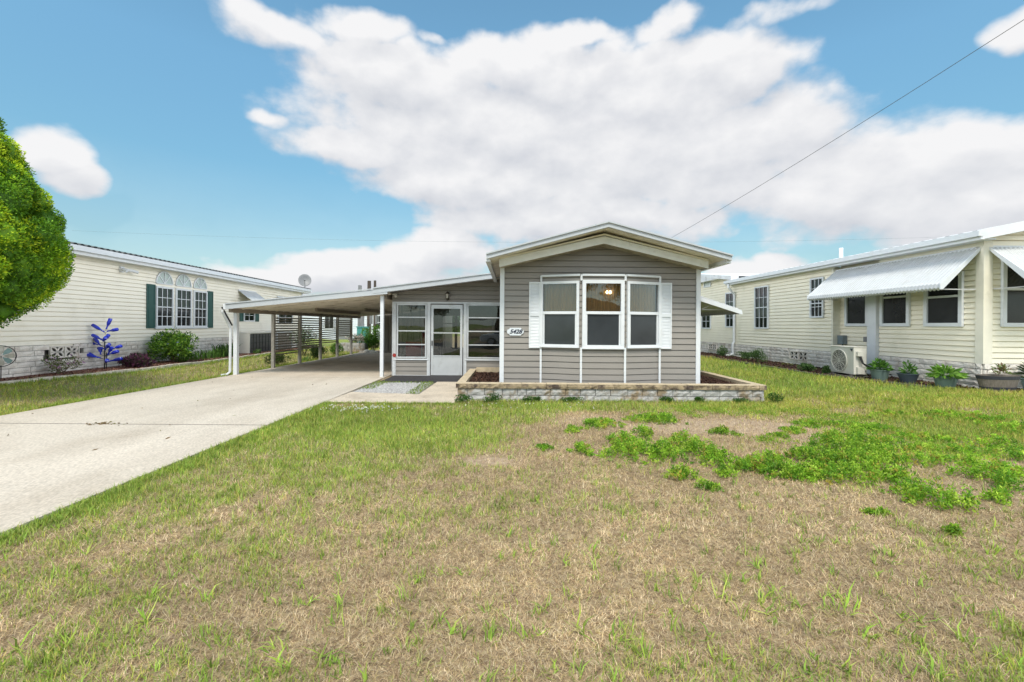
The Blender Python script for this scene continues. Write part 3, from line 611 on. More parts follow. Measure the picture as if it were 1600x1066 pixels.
# number plaque
pl = MB(FF); z = 1.418; cu = .075; hw, hh = .19, .085
pl.prism([(cu-hw, z), (cu-hw+.02, z+.045), (cu-hw+.05, z+.05), (cu-hw+.07, z+hh), (cu+hw-.07, z+hh), (cu+hw-.05, z+.05), (cu+hw-.02, z+.045), (cu+hw, z), (cu+hw-.02, z-.045), (cu+hw-.05, z-.05), (cu+hw-.07, z-hh), (cu-hw+.07, z-hh), (cu-hw+.05, z-.05), (cu-hw+.02, z-.045)], .022, .036, axis=1)
plq = pl.build('number_plaque', M['plaque'], home)
def text_mesh(txt, size, shear, name, mat, parent, mtx, ext=.002, bold=.0):
    cu_ = bpy.data.curves.new('t', 'FONT'); cu_.body = txt; cu_.size = size; cu_.shear = shear; cu_.extrude = ext; cu_.offset = bold; cu_.align_x = 'CENTER'; cu_.align_y = 'CENTER'
    ob = bpy.data.objects.new('t', cu_); COL.objects.link(ob); dg = bpy.context.evaluated_depsgraph_get(); dg.update()
    me = bpy.data.meshes.new_from_object(ob.evaluated_get(dg)); me.transform(mtx); o0 = origin_of(parent); me.transform(Matrix.Translation(-o0))
    bpy.data.objects.remove(ob); bpy.data.curves.remove(cu_); me.materials.clear(); me.materials.append(mat)
    o = bpy.data.objects.new(name, me); COL.objects.link(o); o.parent = parent; return o
text_mesh('5428', .128, .35, 'numerals', M['ink'], plq, Matrix.Translation((cu+.005, HY0-.039, z-.002)) @ Matrix.Rotation(R(90), 4, 'X') @ Matrix.Diagonal((1.05, 1, 1, 1)), bold=.0035)
# side awning over the far window on the right wall
FRt = Fr((HX1, HY0), (0, 1), (1, 0))
aw = MB(FRt); corrugated(aw, None, .95, 4.2, [(.03, 2.42), (1.36, 1.99), (1.40, 1.93), (1.40, 1.87)], .12, .015); 
awn = aw.build('awning', M['grey_post'], home)
a2 = MB(FRt); a2.prism([(.03, 2.30), (.03, 2.40), (1.42, 1.965), (1.44, 1.87), (1.40, 1.865)], .93, .955, axis=0); a2.build('end_panel', M['white'], awn)
a3 = MB(FRt); a3.bar((1.1, .02, 1.98), (1.1, 1.3, 1.98), .02); a3.bar((1.1, .02, 1.75), (1.1, .8, 2.12), .02); a3.build('arm', M['grey_post'], awn)
# service mast stub where the cable lands
# ------------------------------------------------------------------ enclosed porch
PY = 13.8; PX0, PX1 = -3.63, -.27
porch = empty('screened_porch', (-1.95, PY, 0), 'glazed porch with aluminium storm door and taupe kick panels left of the home', 'porch')
FP = Fr((0, PY), (1, 0), (0, -1))
def U(px): return FP.hu(px)
def Zp(py, px=700): return FP.hit(px, py)[1]
zk0, zk1, zt = .03, .50, 2.20
mb = MB(FP); siding(mb, [(PX0, zt+.05), (PX1, zt+.05), (PX1, 3.0), (PX0, 2.52)], .131, .018, .25)
mb.build('gable_wall', M['siding'], porch)
xs = [PX0+.04, -2.52, -1.42, PX1]
for a, b in ((xs[0]+.03, xs[1]-.02), (xs[2]+.02, xs[3]-.02)):
    mb = MB(FP); siding(mb, [(a, zk0), (b, zk0), (b, zk1), (a, zk1)], .131, .016, zk0); mb.box(a, b, -.04, -.01, zk0, zk1)
    k = mb.build('kick_panel', M['siding'], porch)
    t = MB(FP); t.box(a-.02, b+.02, .0, .045, zk1-.01, zk1+.03); t.box(a-.02, b+.02, .0, .03, zk0-.025, zk0); t.box(a-.025, a+.01, .0, .032, zk0, zk1-.01); t.box(b-.01, b+.025, .0, .032, zk0, zk1-.01); t.build('edge_trim', M['white'], k)
fr = MB(FP)
fr.box(PX0, PX1, -.04, .03, zt, zt+.05)
for u, w in ((PX0+.06, .12), (xs[1], .10), (xs[2], .10), (PX1-.03, .05)): fr.box(u-w/2, u+w/2, -.04, .028, zk0-.02, zt)
fr.build('frame', M['alu'], porch)
for a, b in ((PX0+.14, xs[1]-.06), (xs[2]+.06, PX1-.06)):
    mb = MB(FP); z0, z1 = zk1+.045, zt-.005; t = .045
    mb.box(a, a+t, -.02, .04, z0, z1); mb.box(b-t, b, -.02, .04, z0, z1); mb.box(a+t, b-t, -.02, .038, z0, z0+t); mb.box(a+t, b-t, -.02, .038, z1-t, z1)
    for k in (1, 2, 3): z = z0+(z1-z0)*k/4; mb.box(a+t, b-t, -.015, .045, z-.016, z+.016)
    w = mb.build('window', M['alu'], porch)
    p = MB(FP); p.box(a+t, b-t, -.004, .002, z0+t, z1-t); p.build('pane', M['glass'], w)
da, db, dz0, dz1 = -2.445, -1.495, .035, 2.17
mb = MB(FP); t = .07
mb.box(da, da+t, -.02, .045, dz0, dz1); mb.box(db-t, db, -.02, .045, dz0, dz1); mb.box(da+t, db-t, -.02, .043, dz1-.12, dz1); mb.box(da+t, db-t, -.02, .043, dz0, dz0+.04)
mb.box(da+t, db-t, -.012, .035, dz0+.04, .60); mb.box(da+t, db-t, -.015, .046, .60, .635); mb.box(da+t, db-t, -.015, .04, 1.30, 1.33)
door = mb.build('storm_door', M['alu'], porch)
p = MB(FP); p.box(da+t, db-t, -.004, .002, .635, dz1-.12); p.build('pane', M['glass'], door)
h = MB(FP); h.box(da+.02, da+.05, .045, .075, .93, 1.08); h.tube([(da+.035, .07, .96), (da+.035, .11, .96), (da+.035, .11, 1.06)], .008); h.build('handle', M['black'], door)
# porch room
r = MB(); r.box(PX0, PX0+.04, PY+.04, 19.4, 0, .55); r.box(PX0, PX0+.04, PY+.04, 19.4, 2.2, 2.5)
for y in (14.8, 16.2, 17.8, 19.3): r.box(PX0+.002, PX0+.042, y, y+.08, .55, 2.2)
r.box(PX0, -2.95, 19.4, 19.44, 0, 2.5); r.box(-2.02, PX1, 19.4, 19.44, 0, 2.7); r.box(-2.95, -2.02, 19.4, 19.44, 1.95, 2.7); r.box(-2.95, -2.02, 19.4, 19.44, 0, .6); r.box(-2.44, -2.33, 19.38, 19.44, .6, 1.95); r.box(-2.95, -2.44, 19.39, 19.44, 1.6, 1.64)
r.box(PX1-.02, PX1-.005, PY+.04, 19.4, 0, 2.8); r.box(PX0+.04, PX1, PY+.05, 19.4, .0, .03)
r.build('interior', M['int_wall'], porch)
lamp = MB(FP); cx_, cz_ = U(699.5), 2.44
lamp.box(cx_-.04, cx_+.04, .018, .035, cz_-.13, cz_+.12); lamp.tube([(cx_, .03, cz_+.08), (cx_, .10, cz_+.13), (cx_, .12, cz_+.10)], .01)
lamp.lathe((cx_, .12, cz_-.02), [(.02, .12), (.07, .08), (.065, .07)], 8); lamp.lathe((cx_, .12, cz_-.02), [(.01, -.13), (.02, -.10), (.045, -.075), (.04, -.06)], 8)
for k in range(4):
    a = k*math.pi/2+.78; lamp.bar((cx_+.06*math.cos(a), .12+.06*math.sin(a), cz_+.05), (cx_+.04*math.cos(a), .12+.04*math.sin(a), cz_-.09), .008)
lm = lamp.build('wall_lantern', M['bronze'], porch)
gl = MB(FP); gl.lathe((cx_, .12, cz_-.02), [(.036, -.065), (.055, .07)], 8); gl.build('lamp_glass', M['frost'], lm)
fl = MB(FP); fl.box(U(616), U(622), .03, .2, 2.44, 2.48); fl.tube([(U(619), .1, 2.46), (U(621), .22, 2.40)], .04); fl.build('floodlight', M['frost'], porch)
rd = MB(FP); rd.lathe((0, 0, 0), [(.0, 0)], 3) if False else None
rf = MB(FP); c0 = FP.hit(616.5, 555)
rf.prism([(c0[0]+.055*math.cos(a), c0[1]+.055*math.sin(a)) for a in [k*math.pi/8 for k in range(16)]], .03, .04, axis=1); rf.build('reflector', M['red'], porch)
# porch roof: one pan sloping up to the home
def sheet(mb, x0, x1, y0, y1, z0, z1, t):
    mb.add([(x0, y0, z0), (x1, y0, z1), (x1, y1, z1), (x0, y1, z0), (x0, y0, z0+t), (x1, y0, z1+t), (x1, y1, z1+t), (x0, y1, z0+t)], [(3, 2, 1, 0), (4, 5, 6, 7), (0, 1, 5, 4), (1, 2, 6, 5), (2, 3, 7, 6), (3, 0, 4, 7)])
g = MB(); sheet(g, -3.98, HX0+.03, 13.16, 19.6, 2.50, 3.0, .06); g.build('roof', M['roof'], porch)
g = MB(); sheet(g, -4.0, HX0+.02, 13.10, 13.155, 2.45, 2.95, .15); sheet(g, -4.0, HX0+.02, 13.07, 13.098, 2.59, 3.09, .03); g.build('fascia', M['fascia'], porch)
# things kept inside the porch
def folding_chair(x, y, mat, label, a=0):
    c = empty('porch_chair', (x, y, .03), label, 'chair'); f = Fr((x, y), (math.cos(a), math.sin(a)), (math.sin(a), -math.cos(a)))
    m = MB(f); m.box(-.25, .25, -.22, .25, .42, .46); m.build('seat', mat, c); m = MB(f); m.add([(-.25, -.2, .46), (.25, -.2, .46), (.25, -.34, 1.0), (-.25, -.34, 1.0), (-.25, -.24, .46), (.25, -.24, .46), (.25, -.38, 1.0), (-.25, -.38, 1.0)], [(0, 1, 2, 3), (4, 7, 6, 5), (0, 4, 5, 1), (3, 2, 6, 7), (0, 3, 7, 4), (1, 5, 6, 2)]); m.build('backrest', mat, c)
    for u in (-.23, .23):
        for n in (-.2, .22): m = MB(f); m.bar((u, n, .03), (u, n, .42), .025); m.build('leg', M['alu'], c)
    return c
folding_chair(-3.15, 14.7, M['red'], 'red chair seen through the left porch window', .3)
folding_chair(-2.85, 16.2, M['dark_int'], 'dark chair standing deeper inside the porch behind the red chair', -.2)
cb = empty('storage_cabinet', (-3.1, 17.9, .03), 'red and grey storage shelf deep inside the porch', 'cabinet')
m = MB(); m.box(-3.5, -2.75, 17.7, 18.1, .03, 1.3); m.build('body', M['white_dirty'], cb); m = MB(); m.box(-3.48, -3.14, 17.66, 17.70, .1, 1.25); m.build('door', M['red'], cb); m = MB(); m.box(-3.1, -2.77, 17.66, 17.70, .1, 1.25); m.build('door', M['slate'], cb)
# ------------------------------------------------------------------ carport
cp = empty('carport', (-6.1, 13.4, 0), 'white metal carport over the driveway on two rows of thin posts', 'carport')
CL, CR, CF, CB = -8.24, -3.66, 13.16, 24.6; ZL, ZR = 1.995, 2.47
g = MB(); sheet(g, CL, CR, CF, CB, ZL, ZR, .05); g.build('roof', M['soffit_panel'], cp)
g = MB(); sheet(g, CL+.01, CR, CF+.01, CB, ZL+.052, ZR+.052, .05)
for k in range(12):
    y = CF+.3+k*.95; sheet(g, CL+.02, CR-.02, y, y+.04, ZL+.102, ZR+.102, .03)
g.build('roof_skin', M['roof'], cp)
g = MB(); sheet(g, CL-.02, CR+.06, CF-.05, CF-.005, ZL-.03, ZR-.03, .155); sheet(g, CL-.02, CR-.30, CF-.075, CF-.052, ZL+.115, ZR+.10, .03); g.build('fascia', M['fascia'], cp)
g = MB(); g.box(CL-.10, CL-.02, CF-.03, CB, ZL-.02, ZL+.13); g.build('gutter', M['white'], cp)
for x, z, y0, y1 in ((-8.19, 1.875, CF+.05, CB-.1), (-6.9, 2.0, 16.0, 20.6), (-6.0, 2.09, 18.6, 24.0), (-3.78, 2.33, 13.6, 24.2)):
    g = MB(); g.box(x-.04, x+.04, y0, y1, z, z+.12); g.build('beam', M['beam'], cp)
for k in range(1, 22):
    pass
g = MB()
for k in range(1, 24):
    y = CF+.1+k*.49; sheet(g, CL+.02, CR-.02, y, y+.03, ZL-.022, ZR-.022, .02)
g.build('ceiling_seams', M['soffit_panel'], cp)
post_y = [13.62, 15.74, 17.7, 19.6, 21.5, 23.35]
for i, y in enumerate(post_y):
    m = MB(); w = .055 if i == 0 else .05; m.box(-8.25-w, -8.25+w, y-w, y+w, .0, 1.88); o = m.build('post', M['white'] if i == 0 else M['post_brown'], cp)
    if i == 0: o['label'] = 'white front corner post'
m = MB(); m.box(-3.84, -3.745, 13.25, 13.345, .0, 2.40); o = m.build('post', M['white'], cp); o['label'] = 'white front post beside the porch'
m = MB()
m.tube([(-8.36, 13.2, 2.02), (-8.40, 13.2, 1.90), (-8.38, 13.45, 1.55), (-8.36, 13.52, 1.4), (-8.37, 13.52, .12), (-8.40, 13.42, .05), (-8.5, 13.3, .04)], .035, 8); m.build('downspout', M['white'], cp)
m = MB(); m.bar((-8.38, 13.14, 2.03), (-8.30, 13.5, 1.5), .03); m.build('strap', M['black'], cp)
for i in range(1, 5):
    ya, yb = post_y[i]+.05, post_y[i+1]-.05; m = MB(); z = (0, .45, .57, .72, .98)[i]
    while z < 1.80:
        m.add([(-8.30, ya, z), (-8.30, yb, z), (-8.27, yb, z+.045), (-8.27, ya, z+.045), (-8.30, ya, z-.006), (-8.30, yb, z-.006), (-8.264, yb, z+.04), (-8.264, ya, z+.04)], [(0, 1, 2, 3), (4, 7, 6, 5), (0, 4, 5, 1), (3, 2, 6, 7)]); z += .092
    m.build('slat_screen', M['slat'], cp)
# shed closing the back of the carport
shed = empty('storage_shed', (-5, 25, 0), 'taupe vertical ribbed shed at the far end of the carport', 'shed')
m = MB(); x = -7.05
while x < -3.6:
    x1 = min(x+.34, -3.6); m.add([(x, 24.75, 0), (x, 24.75, 2.35), (x+.05, 24.70, 2.35), (x+.05, 24.70, 0), (x1-.05, 24.70, 0), (x1-.05, 24.70, 2.35), (x1, 24.75, 2.35), (x1, 24.75, 0)], [(0, 3, 2, 1), (3, 4, 5, 2), (4, 7, 6, 5)]); x = x1
m.box(-7.05, -3.6, 24.76, 27.5, 0, 2.35); m.build('wall', M['siding'], shed)
m = MB(); m.box(-7.12, -6.98, 24.66, 24.74, 0, 2.36); m.build('corner_trim', M['grey_post'], shed)
m = MB(); m.box(-7.2, -3.5, 24.65, 27.6, 2.36, 2.42); m.build('roof', M['roof'], shed)
# ------------------------------------------------------------------ raised planter wall
pw = empty('planter_wall', (2, 9.4, 0), 'low raised planter wall of grey split blocks under tan cap stones', 'retaining wall')
m = MB(Fr((0, 9.46), (1, 0), (0, -1))); block_wall(m, -1.12, 5.22, -.03, .255, .31, .125, 3, .06, .014)
m.f = Fr((5.16, 9.5), (0, 1), (1, 0)); block_wall(m, 0, 3.1, -.03, .255, .31, .125, 4, .06, .012)
m.f = Fr((-1.06, 12.5), (0, -1), (-1, 0)); block_wall(m, 0, 3.0, -.03, .255, .31, .125, 5, .06, .012); m.build('block_courses', M['block_grey'], pw)
m = MB(); m.box(-1.05, 5.15, 9.47, 9.56, -.03, .25); m.box(5.05, 5.15, 9.56, 12.6, -.03, .25); m.box(-1.05, -.95, 9.56, 12.45, -.03, .25); m.build('core', M['mortar'], pw)
rs = random.Random(9); m = MB(); tp = MB(); x = -1.15
while x < 5.24:
    x1 = min(x+rs.uniform(.42, .55), 5.25)
    n = 6; vs = []
    for j, z in enumerate((.257, .30, .345)):
        for i in range(n+1): vs.append((x+.003+(x1-x-.006)*i/n, 9.365+rs.uniform(-.008, .010)-(.006 if j == 1 else 0), z))
    b0 = len(vs); vs += [(x+.003, 9.57, .257), (x1-.003, 9.57, .257), (x1-.003, 9.57, .345), (x+.003, 9.57, .345)]; mm = n+1
    m.add(vs, [(j*mm+i, j*mm+i+1, (j+1)*mm+i+1, (j+1)*mm+i) for j in range(2) for i in range(n)]+[(b0, 0, mm, 2*mm, b0+3), (b0+1, b0+2, 3*mm-1, 2*mm-1, mm-1), (b0+1, b0+2, b0+3, b0)])
    tp.box(x+.004, x1-.004, 9.372+rs.uniform(-.004, .004), 9.566, .345, .358+rs.uniform(-.003, .003)); x = x1
y = 9.58
while y < 12.5:
    y1 = min(y+rs.uniform(.42, .55), 12.55); tp.box(-1.15, -.97, y+.004, y1-.004, .262, .357+rs.uniform(-.003, .003)); tp.box(5.05, 5.24, y+.004, y1-.004, .262, .357+rs.uniform(-.003, .003)); y = y1
tp.box(-.965, -.3, 12.36, 12.52, .262, .40)
m.build('cap_stones', M['block_cap'], pw); tp.build('cap_tops', M['block_top'], pw)
# ------------------------------------------------------------------ ivory house on the left
LF = Fr((-11.85, 10.5), (-.03, 1), (1, .03))
UL0, UL1 = -5.5, 16.2; LG, LS, LE = .22, .98, 3.40
lh = empty('mobile_home', (-12.2, 15, .22), 'long ivory lap-sided home with green shutters on the left', 'house')
m = MB(LF); siding(m, [(UL0, LS), (UL1, LS), (UL1, LE+.05), (UL0, LE+.05)], .122, .018, LS, slot=.024)
m.box(UL0, UL1, -9.0, -.02, .9, LE); m.build('wall', M['siding_left'], lh)
lv = [LF.hit(76, 552), LF.hit(121.5, 552)]
zv0, zv1 = .62, .93
m = MB(LF); block_wall(m, UL0, UL1, LG-.03, LS-.005, .42, .128, 11, .03, .010, skip=[(lv[0][0]-.06, lv[1][0]+.06, zv0-.02, LS)]); m.build('skirting', M['block_white'], lh)
m = MB(LF); m.box(UL0, lv[0][0]-.1, -.08, -.005, .1, LS); m.box(lv[1][0]+.1, UL1, -.08, -.005, .1, LS); m.box(UL0, UL1, -.2, -.1, .1, LS); m.build('skirting_core', M['mortar'], lh)
breeze_block(LF, lh, lv[0][0], lv[1][0], zv0, zv1, -.0)
# roof
m = MB(LF); m.add([(UL0-.3, .34, LE+.02), (UL1+.35, .34, LE+.02), (UL1+.35, -4.5, LE+.90), (UL0-.3, -4.5, LE+.90), (UL0-.3, .34, LE+.07), (UL1+.35, .34, LE+.07), (UL1+.35, -4.5, LE+.96), (UL0-.3, -4.5, LE+.96), (UL1+.35, -9.3, LE+.02), (UL0-.3, -9.3, LE+.02)], [(0, 1, 2, 3), (4, 7, 6, 5), (0, 4, 5, 1), (1, 5, 6, 2), (0, 3, 7, 4), (7, 9, 8, 6)])
m.build('roof', M['roof'], lh)
m = MB(LF); corrugated(m, None, UL0-.3, UL1+.35, [(.39, LE+.225), (-4.5, LE+1.08)], .2, .035); m.build('roof_panels', M['roof_dark'], lh)
m = MB(LF); m.box(UL0-.3, UL1+.35, .30, .345, LE-.03, LE+.13); m.box(UL0-.3, UL1+.35, .346, .43, LE+.06, LE+.20); m.box(UL0-.3, UL1+.35, -.0, .30, LE-.02, LE+.015)
m.box(UL1+.30, UL1+.35, -.5, .298, LE-.03, LE+.2); m.build('fascia', M['white'], lh)
m = MB(LF); m.box(UL1-.08, UL1+.03, -.02, .03, LS, LE-.02); m.build('corner_trim', M['white'], lh)
m = MB(Fr(tuple(LF.p(UL1, 0, 0)), (-1, -.03), (-.03, 1))); siding(m, [(0, LS), (6, LS), (6, LE+1), (0, LE+.1)], .122, .018, LS, slot=.024); m.build('end_wall', M['siding_left'], lh)
# triple window with fanlights and shutters
zt_, zb_ = LF.hit(255, 448.6)[1], LF.hit(255, 511.5)[1]
zt_, zb_ = round(zt_, 2), round(zb_, 2)
wl = []
for a, b in ((241.6, 268.6), (272.6, 297.4), (300.8, 321.6)):
    u0, u1 = LF.hu(a), LF.hu(b); wl.append((u0, u1))
    window(LF, lh, u0, u1, zb_, zt_, 3, 4, .055, .012, .05, .5, behind=False, munt=.022)
    m = MB(LF); c = (u0+u1)/2; r = (u1-u0)/2-.02; z0 = zt_+.115; m.box(c-r, c+r, .012, .05, z0-.03, z0)
    ring = [(c+r*math.cos(math.pi*k/12), .03, z0+r*1.05*math.sin(math.pi*k/12)) for k in range(13)]
    for p0, p1 in zip(ring[:-1], ring[1:]): m.bar(p0, p1, .035, .04)
    for k in (3, 6, 9): m.bar((c, .032, z0), ring[k], .022, .03)
    w = m.build('fanlight', M['white'], lh)
    g = MB(LF); g.prism([(p[0], p[2]) for p in ring], .014, .02, axis=1); g.build('pane', M['pale_pane'], w)
m = MB(LF); m.box(wl[0][0]-.04, wl[2][1]+.04, .012, .07, zb_-.05, zb_-.003); m.build('sill', M['white'], lh)
def panel_shutter(F, parent, u0, u1, z0, z1):
    m = MB(F); m.box(u0, u1, .014, .03, z0, z1); zm = (z0+z1)/2; t = .05
    for a, b in ((z0, zm), (zm, z1)):
        m.box(u0, u1, .031, .042, a, a+t); m.box(u0, u1, .031, .042, b-t, b); m.box(u0, u0+t, .031, .0425, a+t, b-t); m.box(u1-t, u1, .031, .0425, a+t, b-t); m.box(u0+t+.02, u1-t-.02, .0305, .038, a+t+.02, b-t-.02)
    m.build('shutter', M['shutter_green'], parent)
panel_shutter(LF, lh, LF.hu(227.5), LF.hu(240.8), zb_-.03, zt_+.04); panel_shutter(LF, lh, LF.hu(322.4), LF.hu(331.5), zb_-.03, zt_+.04)
z0, z1 = LF.hit(388, 502.5)[1], LF.hit(388, 484)[1]
window(LF, lh, LF.hu(379.4), LF.hu(396.5), z0, z1+.25, 2, 3, .05, .012)
panel_shutter(LF, lh, LF.hu(373.5), LF.hu(379), z0, z1+.25); panel_shutter(LF, lh, LF.hu(397.2), LF.hu(403.5), z0, z1+.25)
for pa, pb in ((433, 456),):
    window(LF, lh, LF.hu(pa), LF.hu(pb), LF.hit(445, 506)[1], LF.hit(445, 487)[1], 2, 1, .06, .012)
def awning_on(F, parent, u0, u1, zt, drop, out, mat, end=True, rod=True):
    m = MB(F); corrugated(m, None, u0, u1, [(.02, zt), (out-.10, zt-drop+.06), (out-.02, zt-drop), (out, zt-drop-.09), (out-.05, zt-drop-.13)], .095, .022)
    a = m.build('awning', mat, parent)
    for u in (u0-.012, u1-.012) if end else ():
        m = MB(F); m.prism([(.02, zt-.05), (.02, zt+.02), (out, zt-drop+.02), (out, zt-drop-.11), (out-.06, zt-drop-.11)], u, u+.022, axis=0); m.build('end_panel', M['white'], a)
    m = MB(F); m.box(u0, u1, .0, .03, zt-.02, zt+.04); m.build('wall_rail', M['white'], a)
    for u in ((u0+.1, u1-.1)):
        m = MB(F); m.bar((u, .02, zt-drop-.10), (u, out-.05, zt-drop-.10), .022); m.build('arm', M['grey_post'], a)
    return a
zta = LF.hit(370, 453.5)[1]
awning_on(LF, lh, LF.hu(371.5), LF.hu(399), zta, .62, .85, M['awning'], end=False)
awning_on(LF, lh, LF.hu(432), LF.hu(455), zta-.05, .55, .7, M['awning'], end=False)
fu, fz = LF.hit(188, 421)
m = MB(LF); m.box(fu-.06, fu+.08, .01, .06, fz-.09, fz+.09); m.tube([(fu, .05, fz), (fu-.05, .16, fz-.03), (fu-.05, .24, fz-.06)], .05); m.tube([(fu+.06, .05, fz), (fu+.28, .16, fz-.02), (fu+.42, .2, fz-.05)], .045); m.build('floodlight', M['white'], lh)
# lattice-covered condenser housings against the left house
for k, (pa, pb, z0, z1) in enumerate(((386, 421, 549.5, 522), (430, 452, 547, 522))):
    ua, ub = LF.hu(pa, .5), LF.hu(pb, .5); zc0, zc1 = .24, LF.hit(pb, z1, .5)[1]; zc1 = 1.12
    c = LF.p((ua+ub)/2, .4, .24)
    e = empty('condenser_cabinet', tuple(c), ['white framed cabinet with dark louvred front against the left house, nearer the street', 'grey louvred cabinet against the left house, half hidden by the slat screen'][k], 'ac unit', 'cabinets along the left house')
    m = MB(LF); m.box(ua, ub, .04, .60, zc0, zc1); m.box(ua-.06, ub+.03, .04, .66, zc1, zc1+.05); m.box(ua-.05, ua-.001, .04, .64, zc0, zc1); m.box(ub+.001, ub+.04, .04, .64, zc0, zc1); m.build('housing', M['ac'] if k == 0 else M['grey_post'], e)
    m = MB(LF); m.box(ua+.02, ub-.02, .601, .612, zc0+.03, zc1-.02)
    m.build('grille', M['ac_dark'] if k == 0 else M['beam'], e)
    m = MB(LF); n = 7
    for q in range(n+1): u = ua+.04+(ub-ua-.08)*q/n; m.box(u-.008, u+.008, .613, .625, zc0+.03, zc1-.02)
    for z in (.45, .7, .95): m.box(ua+.03, ub-.03, .614, .63, z, z+.015)
    m.build('lattice', M['black'] if k == 0 else M['post_brown'], e)
# satellite dish on the far eave
dp = LF.p(UL1-.1, .2, LE+.2)
ds = empty('satellite_dish', tuple(dp), 'grey satellite dish on the far end of the left roof', 'satellite dish')
D = Vector((472-800, 0, 0)); dc = dp+Vector((.05, -.1, .48)); ax = Vector((.45, -1, .35)).normalized(); X_ = ax.cross(Vector((0, 0, 1))).normalized(); Y_ = X_.cross(ax)
m = MB(); n = 20; vs = []; rings = [(0, .0), (.12, .012), (.24, .045), (.34, .09), (.35, .085), (.24, .03)]
for r, h in rings:
    for k in range(n): a = 2*math.pi*k/n; vs.append(tuple(dc+X_*r*math.cos(a)+Y_*r*1.1*math.sin(a)+ax*h))
fs = [(i*n+k, i*n+(k+1) % n, (i+1)*n+(k+1) % n, (i+1)*n+k) for i in range(len(rings)-1) for k in range(n)]; m.add(vs, fs); m.build('reflector', M['dish'], ds, smooth=True)
m = MB(); m.tube([tuple(dp+Vector((0, 0, -.1))), tuple(dp+Vector((0, .05, .3))), tuple(dc-ax*.02)], .025); m.build('mast', M['dish'], ds)
m = MB(); m.bar(tuple(dc-Y_*.33), tuple(dc+ax*.4-Y_*.15), .02); m.tube([tuple(dc+ax*.36-Y_*.15), tuple(dc+ax*.46-Y_*.12)], .035); m.build('feed_arm', M['dish'], ds)
# edging stones of the left bed
eg = empty('bed_edging', (-10.9, 12, .2), 'pale edging stones curving along the red mulch bed of the left house', 'edging')
rs = random.Random(4); m = MB(); y = 5.2
while y < 26:
    y1 = y+rs.uniform(.26, .4); xa, xb = float(curb_left_x(y)), float(curb_left_x(y1)); h = rs.uniform(.262, .285); q = rs.uniform(-.015, .015)
    m.add([(xa-.05+q, y+.012, .1), (xa+.09+q, y+.012, .1), (xb+.09+q, y1-.012, .1), (xb-.05+q, y1-.012, .1), (xa-.05+q, y+.012, h), (xa+.07+q, y+.012, h), (xb+.07+q, y1-.012, h), (xb-.05+q, y1-.012, h)], [(4, 5, 6, 7), (0, 1, 5, 4), (1, 2, 6, 5), (2, 3, 7, 6), (3, 0, 4, 7)]); y = y1
m.build('edging_stones', M['curb'], eg)
# ------------------------------------------------------------------ cream house on the right
RY = 9.9
def XR(y): return 10.25-.02*(y-RY)
RF = Fr((10.25, RY), (-.02, 1), (-1, -.02))            # u runs away from the camera
RS, RE, RG = .80, 3.46, .22
rh = empty('mobile_home', (12, 14, .22), 'cream lap-sided home with large corrugated awning on the right', 'house')
u_p1, u_p0, u_rec = RF.hu(1374), RF.hu(1360), RF.hu(1304.5)
u_far = RF.hu(1149)
m = MB(RF); siding(m, [(0, RS), (u_p1, RS), (u_p1, RE+.05), (0, RE+.05)], .122, .018, RS, slot=.024)
siding(m, [(u_p1, RS), (u_rec, RS), (u_rec, RE+.05), (u_p1, RE+.05)], .122, .018, RS, slot=.024, n0=-.16)
siding(m, [(u_rec, RS), (u_far, RS), (u_far, RE+.05), (u_rec, RE+.05)], .122, .018, RS, slot=.024, n0=.05)
m.box(0, u_far, -4, -.2, .7, RE); m.build('wall', M['siding_right'], rh)
m = MB(Fr((10.25, RY), (1, 0), (0, -1))); siding(m, [(0, RS), (8, RS), (8, RE+.7), (4.3, RE+.90), (0, RE+.05)], .122, .018, RS, slot=.024); m.build('front_wall', M['siding_right'], rh)
m = MB(RF); m.box(u_rec-.03, u_rec+.05, -.16, .085, RS-.01, RE); m.build('corner_trim', M['cream_trim'], rh)
m = MB(RF); m.box(-.03, .14, -.02, .03, RS-.01, RE); m.f = Fr((10.25, RY), (1, 0), (0, -1)); m.box(-.03, .17, .0, .032, RS-.01, RE); m.build('corner_trim', M['cream_trim'], rh)
m = MB(RF); m.box(u_p1+.005, u_p0, -.1, .10, RG, 2.9); m.build('pillar', M['white'], rh)
v1 = (RF.hu(1262, .08), RF.hu(1234, .08)); vz = (.42, .72)
v1 = (min(v1), max(v1))
m = MB(RF); block_wall(m, 0, u_p1, RG-.03, RS-.005, .42, .118, 31, .03, .010); block_wall(m, u_rec, u_far, RG-.03, RS-.005, .42, .118, 32, .06, .010, skip=[(v1[0]-.05, v1[1]+.05, vz[0]-.01, vz[1]+.01)])
block_wall(m, u_p1, u_rec, RG-.03, RS-.005, .42, .118, 33, -.10, .01)
m.f = Fr((10.25, RY), (1, 0), (0, -1)); block_wall(m, 0, 8, RG-.03, RS-.005, .42, .118, 34, .03, .010); m.build('skirting', M['block_white'], rh)
m = MB(RF); m.box(0.05, u_p1, -.08, -.005, .1, RS); m.box(u_rec, v1[0]-.05, -.08, .02, .1, RS); m.box(v1[1]+.05, u_far, -.08, .02, .1, RS); m.box(.05, u_far, -.3, -.18, .1, RS); m.f = Fr((10.25, RY), (1, 0), (0, -1)); m.box(.05, 8, -.08, -.005, .1, RS); m.build('skirting_core', M['mortar'], rh)
breeze_block(RF, rh, v1[0], v1[1], vz[0], vz[1], .04)
